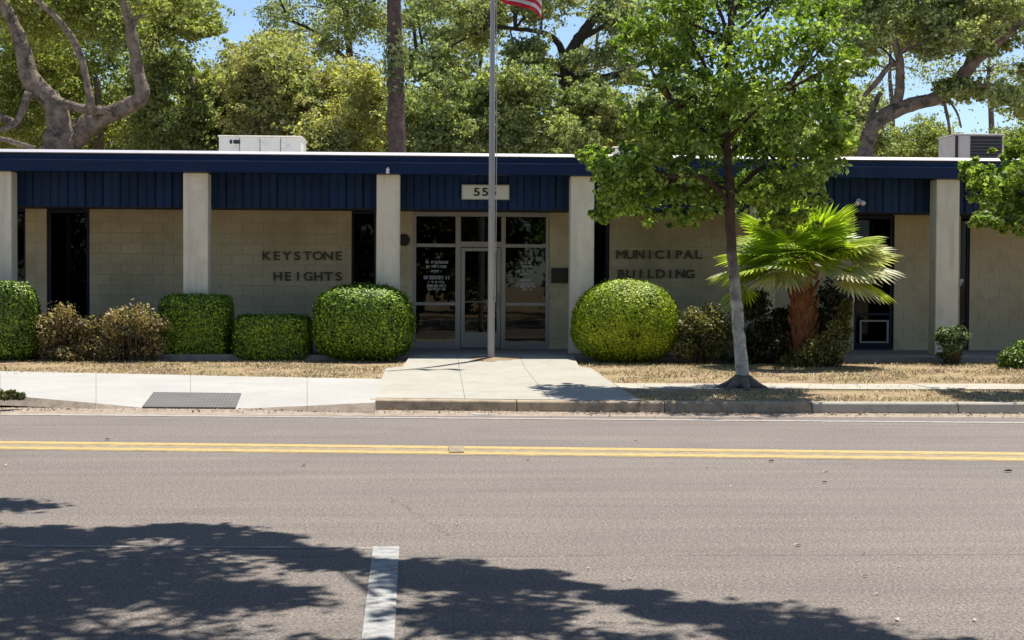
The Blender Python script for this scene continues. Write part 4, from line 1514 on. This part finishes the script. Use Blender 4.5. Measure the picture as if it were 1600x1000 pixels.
# ------------------------------------------------------------------ shrubs
def superpts(n, p):
    d = rng.normal(size=(n, 3))
    d /= np.linalg.norm(d, axis=1, keepdims=True)
    s_ = (np.abs(d) ** p).sum(axis=1) ** (-1 / p)
    pt = d * s_[:, None]
    nr = np.sign(pt) * np.abs(pt) ** (p - 1)
    nr /= np.linalg.norm(nr, axis=1, keepdims=True)
    return pt, nr


def lumps(pt, seed, amp):
    f = np.zeros(len(pt))
    r2 = np.random.default_rng(seed)
    for k in range(7):
        w = r2.normal(size=3) * (2.5 + k)
        f += np.sin(pt @ w + r2.random() * 6) / (1 + k * .4)
    return 1 + amp * f / 3


def shrub(name, label, px0, px1, ytop, ybot, p, leafm, n, leaf, lump=.03, loose=.05, depth=1.0, jitn=.30, cat='shrub', core='twig', group=None, Yoff=0.0, dark_core=.86, flat=0, taper=0.0):
    base = GG((px0 + px1) / 2, ybot - 3)
    d_half0 = (px1 - px0) / 2 * base.y / FPX * depth
    Yc = base.y + d_half0 * .8 + Yoff
    rx = (px1 - px0) / 2 * (Yc - d_half0 * .5) / FPX
    ry = rx * depth
    z0 = zg(Yc)
    ztop_ = P((px0 + px1) / 2, ytop, Yc - ry * .3).z
    cxw = X((px0 + px1) / 2, Yc)
    hz = (ztop_ - z0) / 2 * 1.02
    cz = z0 + hz * .98
    t = empty(name, (cxw, Yc, z0), label=label, cat=cat, group=group)
    pt, nr = superpts(n, p)
    f = lumps(pt, int(px0 + 1000), lump)
    depthf = 1 - np.abs(rng.normal(size=n)) * loose
    depthf = np.where(rng.random(n) < .15, depthf + rng.random(n) * loose * 1.2, depthf)
    hole = np.zeros(n, bool)
    for _ in range(14):
        hc = pt[rng.integers(n)]
        hole |= (((pt - hc) ** 2).sum(axis=1) < rng.uniform(.05, .12) ** 2) & (rng.random(n) < .8)
    depthf = np.where(hole, depthf * .9, depthf)
    sc = np.array([rx, ry, hz])
    pos = pt * (f * depthf)[:, None] * sc
    if taper:
        pos[:, :2] *= (1 + taper * (pos[:, 2:3] / hz))
    pos += np.array([cxw, Yc, cz])
    keep = pos[:, 2] > z0 + .01
    pos, nr = pos[keep], nr[keep]
    nn = nr + rng.normal(size=nr.shape) * jitn
    stray = rng.random(len(pos)) < .012
    pos[stray] += nr[stray] * rng.random((int(stray.sum()), 1)) * .07
    quads_mesh('foliage', leaf_quads(pos, nn, leaf, leaf * .6), L_[leafm], t)
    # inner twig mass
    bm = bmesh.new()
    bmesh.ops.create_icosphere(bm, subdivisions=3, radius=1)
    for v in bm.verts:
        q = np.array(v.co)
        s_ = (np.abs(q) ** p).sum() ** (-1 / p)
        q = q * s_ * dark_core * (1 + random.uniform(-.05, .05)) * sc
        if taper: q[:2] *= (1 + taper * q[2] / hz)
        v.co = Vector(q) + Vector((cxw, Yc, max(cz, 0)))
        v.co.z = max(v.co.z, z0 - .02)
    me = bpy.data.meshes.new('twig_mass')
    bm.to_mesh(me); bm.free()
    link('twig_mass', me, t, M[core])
    return t, Vector((cxw, Yc, z0)), sc


shrub('clipped_hedge', 'boxy clipped hedge cut off by the photo edge at far left', -75, 58, 441, 563, 4, 'box', 26000, .05, .03, .05, .45, Yoff=-.9)
shrub('clipped_hedge', 'square clipped hedge between bronze shrubs and low hedge', 254, 361, 462, 565, 7, 'hedge', 26000, .045, .05, .06, .9)
shrub('clipped_hedge', 'lowest clipped hedge with flat top beside square hedge', 368, 486, 494, 566, 8, 'hedge', 24000, .045, .05, .06, .7)
shrub('clipped_hedge', 'large rounded block hedge beside the entrance column', 490, 647, 447, 569, 3.0, 'hedge', 40000, .045, .05, .06, .9)
shrub('dome_shrub', 'big dome shaped shrub right of the entry path', 893, 1063, 438, 572, 2.4, 'dome', 48000, .042, .018, .035, .95, taper=-.10)


def loose_shrub(name, label, blist, base, Y, leafm, per, sub, leaf, spread=.4, core='twigb', stems=16, group=None):
    t = empty(name, tuple(Vector((X(base, Y), Y, zg(Y)))), label=label, cat='shrub', group=group)
    bb = []
    for (x, y, rx, ry) in blist:
        p = P(x, y, Y + random.uniform(-.25, .25))
        k = Y / FPX
        bb.append((tuple(p), (rx * k, rx * k * .8, ry * k)))
    c, n = clump_points(bb, per, sub, spread, .4)
    k = c[:, 2] > zg(Y) + .01
    quads_mesh('foliage', leaf_quads(c[k], n[k], leaf, leaf * .5), L_[leafm], t)
    mb = MB()
    for i in range(stems):
        c0 = Vector(random.choice(bb)[0]) + Vector((random.uniform(-.1, .1), random.uniform(-.2, .1), .1))
        s_ = Vector((X(base, Y) * .4 + c0.x * .6, Y, zg(Y) - .02))
        a, r_ = smooth_path([s_, s_.lerp(c0, .5) + Vector((random.uniform(-.08, .08), 0, 0)), c0], [.016, .012, .004], 3)
        mb.tube(a, r_, 5)
    if mb.v: tag(mb.build('stems', M[core], t), kind='stuff')
    return t


loose_shrub('bronze_shrub', 'bronze leaved loose shrub beside the leftmost hedge', [(75, 520, 24, 24), (95, 500, 24, 22), (120, 530, 28, 26), (85, 548, 26, 16), (140, 505, 22, 20), (150, 540, 26, 20), (110, 552, 26, 12)], 110, 27.2, 'dry', 1500, 26, .06)
loose_shrub('bronze_shrub', 'bronze leaved loose shrub touching the square hedge', [(180, 505, 24, 22), (215, 500, 28, 24), (240, 515, 22, 26), (195, 540, 28, 22), (230, 545, 26, 18), (170, 545, 20, 16)], 205, 27.1, 'dry', 1500, 26, .06)
loose_shrub('scraggly_shrub', 'olive scraggly shrub between dome shrub and pale trunk', [(1085, 505, 22, 20), (1110, 500, 24, 20), (1128, 525, 20, 24), (1090, 535, 26, 22), (1115, 548, 24, 14), (1070, 545, 14, 16)], 1100, 27.0, 'olive', 2200, 24, .06)
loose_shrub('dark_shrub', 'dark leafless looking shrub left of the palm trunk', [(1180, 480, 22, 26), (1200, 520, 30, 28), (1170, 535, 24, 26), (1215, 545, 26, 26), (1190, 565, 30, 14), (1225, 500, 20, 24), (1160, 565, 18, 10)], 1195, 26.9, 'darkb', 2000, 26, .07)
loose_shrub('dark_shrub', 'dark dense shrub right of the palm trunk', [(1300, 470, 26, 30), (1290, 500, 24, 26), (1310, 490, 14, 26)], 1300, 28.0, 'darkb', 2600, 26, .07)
loose_shrub('twiggy_shrub', 'dry olive shrub at the palm foot on the right', [(1285, 545, 26, 22), (1305, 530, 20, 26), (1318, 505, 12, 26), (1290, 568, 26, 12), (1262, 562, 20, 16), (1235, 568, 16, 12), (1322, 480, 8, 16)], 1290, 26.2, 'olive', 1700, 22, .06)
loose_shrub('small_round_shrub', 'small round potted looking shrub under the far column', [(1485, 525, 16, 12), (1472, 522, 11, 10), (1498, 528, 11, 12), (1485, 540, 16, 12), (1480, 555, 12, 9), (1492, 553, 11, 10), (1500, 516, 8, 7)], 1486, 27.0, 'pot', 1300, 16, .055)
loose_shrub('leafy_shrub', 'green leafy shrub at the right edge below the wall', [(1585, 560, 20, 16), (1600, 548, 20, 16), (1578, 575, 20, 12), (1610, 570, 24, 20), (1630, 545, 22, 20)], 1600, 26.0, 'box', 2200, 20, .06)
loose_shrub('kerb_weed', 'small green weed tuft beside the left walk', [(8, 616, 14, 7), (28, 620, 10, 5), (-10, 615, 12, 8)], 10, 19.75, 'tuft', 1100, 12, .06, stems=0)

# ------------------------------------------------------------------ fan palm
PB = GG(1254, 571)
PLY = PB.y
palm = empty('fan_palm', tuple(PB), label='bushy fan palm with orange trunk and bright green fronds', cat='palm')
hz_ = P(1250, 422, PLY)
tr = MB()
pts = [PB + Vector((0, 0, -.05)), PB + Vector((0, 0, .3)), Vector((PB.x, PLY, (PB.z + hz_.z) / 2)), Vector((hz_.x, PLY, hz_.z)), Vector((hz_.x, PLY, hz_.z + .2))]
a, r_ = smooth_path(pts, [.23, .20, .20, .19, .10], 8)
r_ = [q * (1 + .05 * (i % 2)) for i, q in enumerate(r_)]
tr.tube(a, r_, 18, jit=.07)
tr.build('trunk', M['palmtrunk'], palm)
# old leaf bases crossing on the trunk
for k in range(46):
    an = k * 2.4
    z_ = PB.z + .1 + (hz_.z - PB.z) * (k / 46)
    b = MB()
    r0 = .20
    p0 = Vector((PB.x + math.cos(an) * r0, PLY + math.sin(an) * r0, z_))
    p1 = Vector((PB.x + math.cos(an + .12) * (r0 + .05), PLY + math.sin(an + .12) * (r0 + .05), z_ + .11))
    p2 = Vector((PB.x + math.cos(an + .2) * (r0 + .075), PLY + math.sin(an + .2) * (r0 + .075), z_ + .17))
    b.tube([p0, p1, p2], [.045, .03, .012], 6, jit=.1)
    b.build('leaf_base', M['palmtrunk'], palm)


def frond(az, el, petiole, rad, mat, droop=.25, span=R(105), nseg=26, tilt=0.0, twist=0.0):
    d0 = Vector((math.cos(az) * math.cos(el), math.sin(az) * math.cos(el), math.sin(el)))
    start = hz_ + Vector((0, 0, .05)) + Vector((math.cos(az), math.sin(az), 0)) * .08
    hub = start + d0 * petiole + Vector((0, 0, -droop * petiole * .35))
    mid = start + d0 * petiole * .55
    b = MB()
    a, r_ = smooth_path([start, mid, hub], [.018, .012, .009], 3)
    b.tube(a, r_, 6, mi=0)
    f = (hub - mid).normalized()
    side = f.cross(Vector((0, 0, 1)))
    if side.length < .05: side = Vector((1, 0, 0))
    side.normalize()
    upv = side.cross(f).normalized()
    side = (side * math.cos(twist) + upv * math.sin(twist)).normalized()
    upv = side.cross(f).normalized()
    fv, ff = [], []
    for i in range(nseg):
        t = (i + .5) / nseg * 2 - 1
        th = t * span
        L = rad * (1 - .32 * abs(t) ** 1.6) * random.uniform(.92, 1.05)
        hw = span / nseg * 1.12
        fold = .10 * (1 if i % 2 else -1)

        def pt(r, dth, lift=0):
            an = th + dth
            q = hub + (f * math.cos(an) + side * math.sin(an)) * r
            q = q + upv * (lift - .30 * abs(math.sin(an)) * r * .5)
            q.z -= droop * (r / rad) ** 2.4 * rad * .45
            return q
        split = .55
        n = len(b.v)
        w1 = hw
        rows = [pt(.02, 0), pt(L * split, -w1), pt(L * split, 0, .012), pt(L * split, w1), pt(L * .8, -w1 * .45), pt(L * .8, 0, .008), pt(L * .8, w1 * .45), pt(L, 0)]
        b.v += [tuple(q) for q in rows]
        for q in ((0, 1, 2), (0, 2, 3), (1, 4, 5, 2), (2, 5, 6, 3), (4, 7, 5), (5, 7, 6)):
            b.f.append([n + k for k in q]); b.m.append(1)
    return b.build('frond', [L_['palm'] if mat == 'palm' else M['rope'], L_[mat]], palm)


PI = math.pi
specs = []
random.seed(21)
for k in range(42):
    az = k * 2.399
    el = R(random.choice([68, 55, 45, 36, 26, 16, 8]))
    specs.append((az, el, random.uniform(.5, .9), random.uniform(.6, .85), 'palm', random.uniform(.2, .45)))
specs += [(R(180 + 8), R(20), .8, .75, 'palm', .3), (R(-12), R(30), .75, .8, 'palm', .25), (R(-25), R(8), .95, .8, 'palmd', .3), (R(-5), R(16), 1.0, .75, 'palmd', .25),
          (R(-40), R(-8), .85, .76, 'palmd', .35), (R(-8), R(20), .95, .72, 'palmd', .2), (R(-32), R(22), .85, .75, 'palmd', .2), (R(-50), R(2), .8, .72, 'palmd', .3), (R(-14), R(-4), .95, .7, 'palm', .45), (R(-120), R(2), .6, .62, 'palmd', .55), (R(-140), R(2), .65, .62, 'palmd', .5), (R(-75), R(45), .5, .8, 'palm', .4),
          (R(175), R(4), .95, .62, 'palmd', .3), (R(190), R(-14), .95, .6, 'palm', .4), (R(-60), R(60), .6, .85, 'palm', .2), (R(-120), R(50), .6, .85, 'palm', .2), (R(-90), R(20), .5, .7, 'palm', .5)]
for s_ in specs:
    frond(*s_, twist=random.uniform(-.35, .35))
random.seed(5)

# ------------------------------------------------------------------ grass, litter, small debris
n = 90000
gx = rng.uniform(-13, 14, n)
gy = rng.uniform(19.8, 27.4, n)
ok_ = np.ones(n, bool)
lx = [p.x for p in LL[::-1]]; ly = [p.y for p in LL[::-1]]
for i in range(n):
    x_, y_ = gx[i], gy[i]
    if x_ < -.7:
        bk = np.interp(x_, [p.x for p in B_], [p.y for p in B_])
        if y_ < bk + .02: ok_[i] = False
    left = np.interp(y_, [p.y for p in LL], [p.x for p in LL])
    right = np.interp(y_, [p.y for p in RR], [p.x for p in RR])
    if left - .03 < x_ < right + .03: ok_[i] = False
    if x_ > RR[1].x - .1 and 21.55 < y_ < 22.8 and rng.random() > .06: ok_[i] = False
    if -.9 < x_ and y_ < kerbY(x_) + .22: ok_[i] = False
pn = np.sin(gx * 2.1 + 1.3 * np.sin(gy * 1.7)) + np.sin(gy * 3.3 + gx * .8) + .8 * np.sin(gx * 5.2 - gy * 4.1) + rng.normal(size=n) * .5
ok_ &= pn > -.55
gx, gy = gx[ok_], gy[ok_]
gz = np.array([zg(v) for v in gy])
n = len(gx)
hh = rng.uniform(.015, .05, n)
an = rng.uniform(0, 2 * PI, n)
w = rng.uniform(.004, .010, n)
lean = rng.normal(size=(n, 2)) * .03
V = np.zeros((n, 3, 3))
V[:, 0] = np.stack([gx - np.cos(an) * w, gy - np.sin(an) * w, gz], 1)
V[:, 1] = np.stack([gx + np.cos(an) * w, gy + np.sin(an) * w, gz], 1)
V[:, 2] = np.stack([gx + lean[:, 0], gy + lean[:, 1], gz + hh], 1)
tag(quads_mesh('dry_grass', V, L_['grass'], k=3), kind='stuff')

# leaf litter: along the gutter, on the lawn and a few specks on the road
n1 = 1500
x1_ = rng.uniform(-11, 12, n1)
y1_ = np.array([kerbY(v) for v in x1_]) - np.abs(rng.normal(size=n1)) * .28 - .03
n2 = 2600
x2_ = rng.uniform(-12, 13, n2)
y2_ = rng.uniform(24, 27.3, n2)
xx = np.concatenate([x1_, x2_])
yy = np.concatenate([y1_, y2_])
zz_ = np.concatenate([np.full(n1, .022), np.array([zg(v) + .02 for v in y2_])])
kp = ~((xx > -2.3) & (xx < 3.2) & (yy > 20.3))
kp &= ~((yy < 20.3) & (xx < -2.6) & (xx > -4.6) & (yy > 19.9))
c = np.stack([xx, yy, zz_], 1)[kp]
nn = rng.normal(size=c.shape) * .35 + np.array([0, 0, 1])
tag(quads_mesh('leaf_litter', leaf_quads(c, nn, .045, .022), M['litter']), kind='stuff')
pale_leaf = plain('pale dry leaf', (.42, .38, .28), .8, .2, 20, bstr=0)
dark_leaf = plain('dark dry leaf', (.045, .03, .02), .8, .2, 20, bstr=0)
spots = [(1205, 722, 'd', .09), (475, 728, 'd', .08), (825, 720, 'd', .05), (1575, 738, 'd', .10), (1350, 866, 'd', .04), (1288, 755, 'd', .06), (993, 690, 'd', .05), (168, 688, 'd', .07), (1352, 902, 'd', .04),
         (714, 821, 'p', .05), (975, 908, 'p', .05), (890, 896, 'p', .05), (983, 906, 'p', .06), (1402, 970, 'p', .07), (1246, 854, 'p', .09), (1290, 739, 'p', .09), (1370, 930, 'p', .05), (10, 728, 'p', .08), (1522, 971, 'p', .06), (1105, 731, 'p', .07), (1405, 887, 'p', .04), (1142, 761, 'p', .05), (1155, 825, 'p', .04), (920, 889, 'p', .04)]
for (x_, y_, kd, sz) in spots:
    sz *= .62 if kd == 'p' else .9
    p = G(x_, y_, 0)
    mb = MB()
    an = random.uniform(0, 6.28)
    ca_, sa_ = math.cos(an), math.sin(an)
    pr = [(-.5, 0, .004), (-.2, .26, .016), (.2, .22, .02), (.5, 0, .008), (.2, -.22, .02), (-.2, -.26, .014)]
    ctr = (p.x, p.y, .007 + .004)
    w_ = [(p.x + sz * (u * ca_ - v * sa_), p.y + sz * (u * sa_ + v * ca_), .006 + h_ * sz * 12) for u, v, h_ in pr]
    for j in range(6):
        mb.face([ctr, w_[j], w_[(j + 1) % 6]])
    o = mb.build('fallen_leaf', pale_leaf if kd == 'p' else dark_leaf)
    if kd == 'p': tag(o, 'pale dry leaf lying alone on the grey asphalt', 'leaf', 'pale leaves scattered on the road')
    else: tag(o, 'dark curled leaf lying alone on the grey asphalt', 'leaf', 'dark leaves scattered on the road')
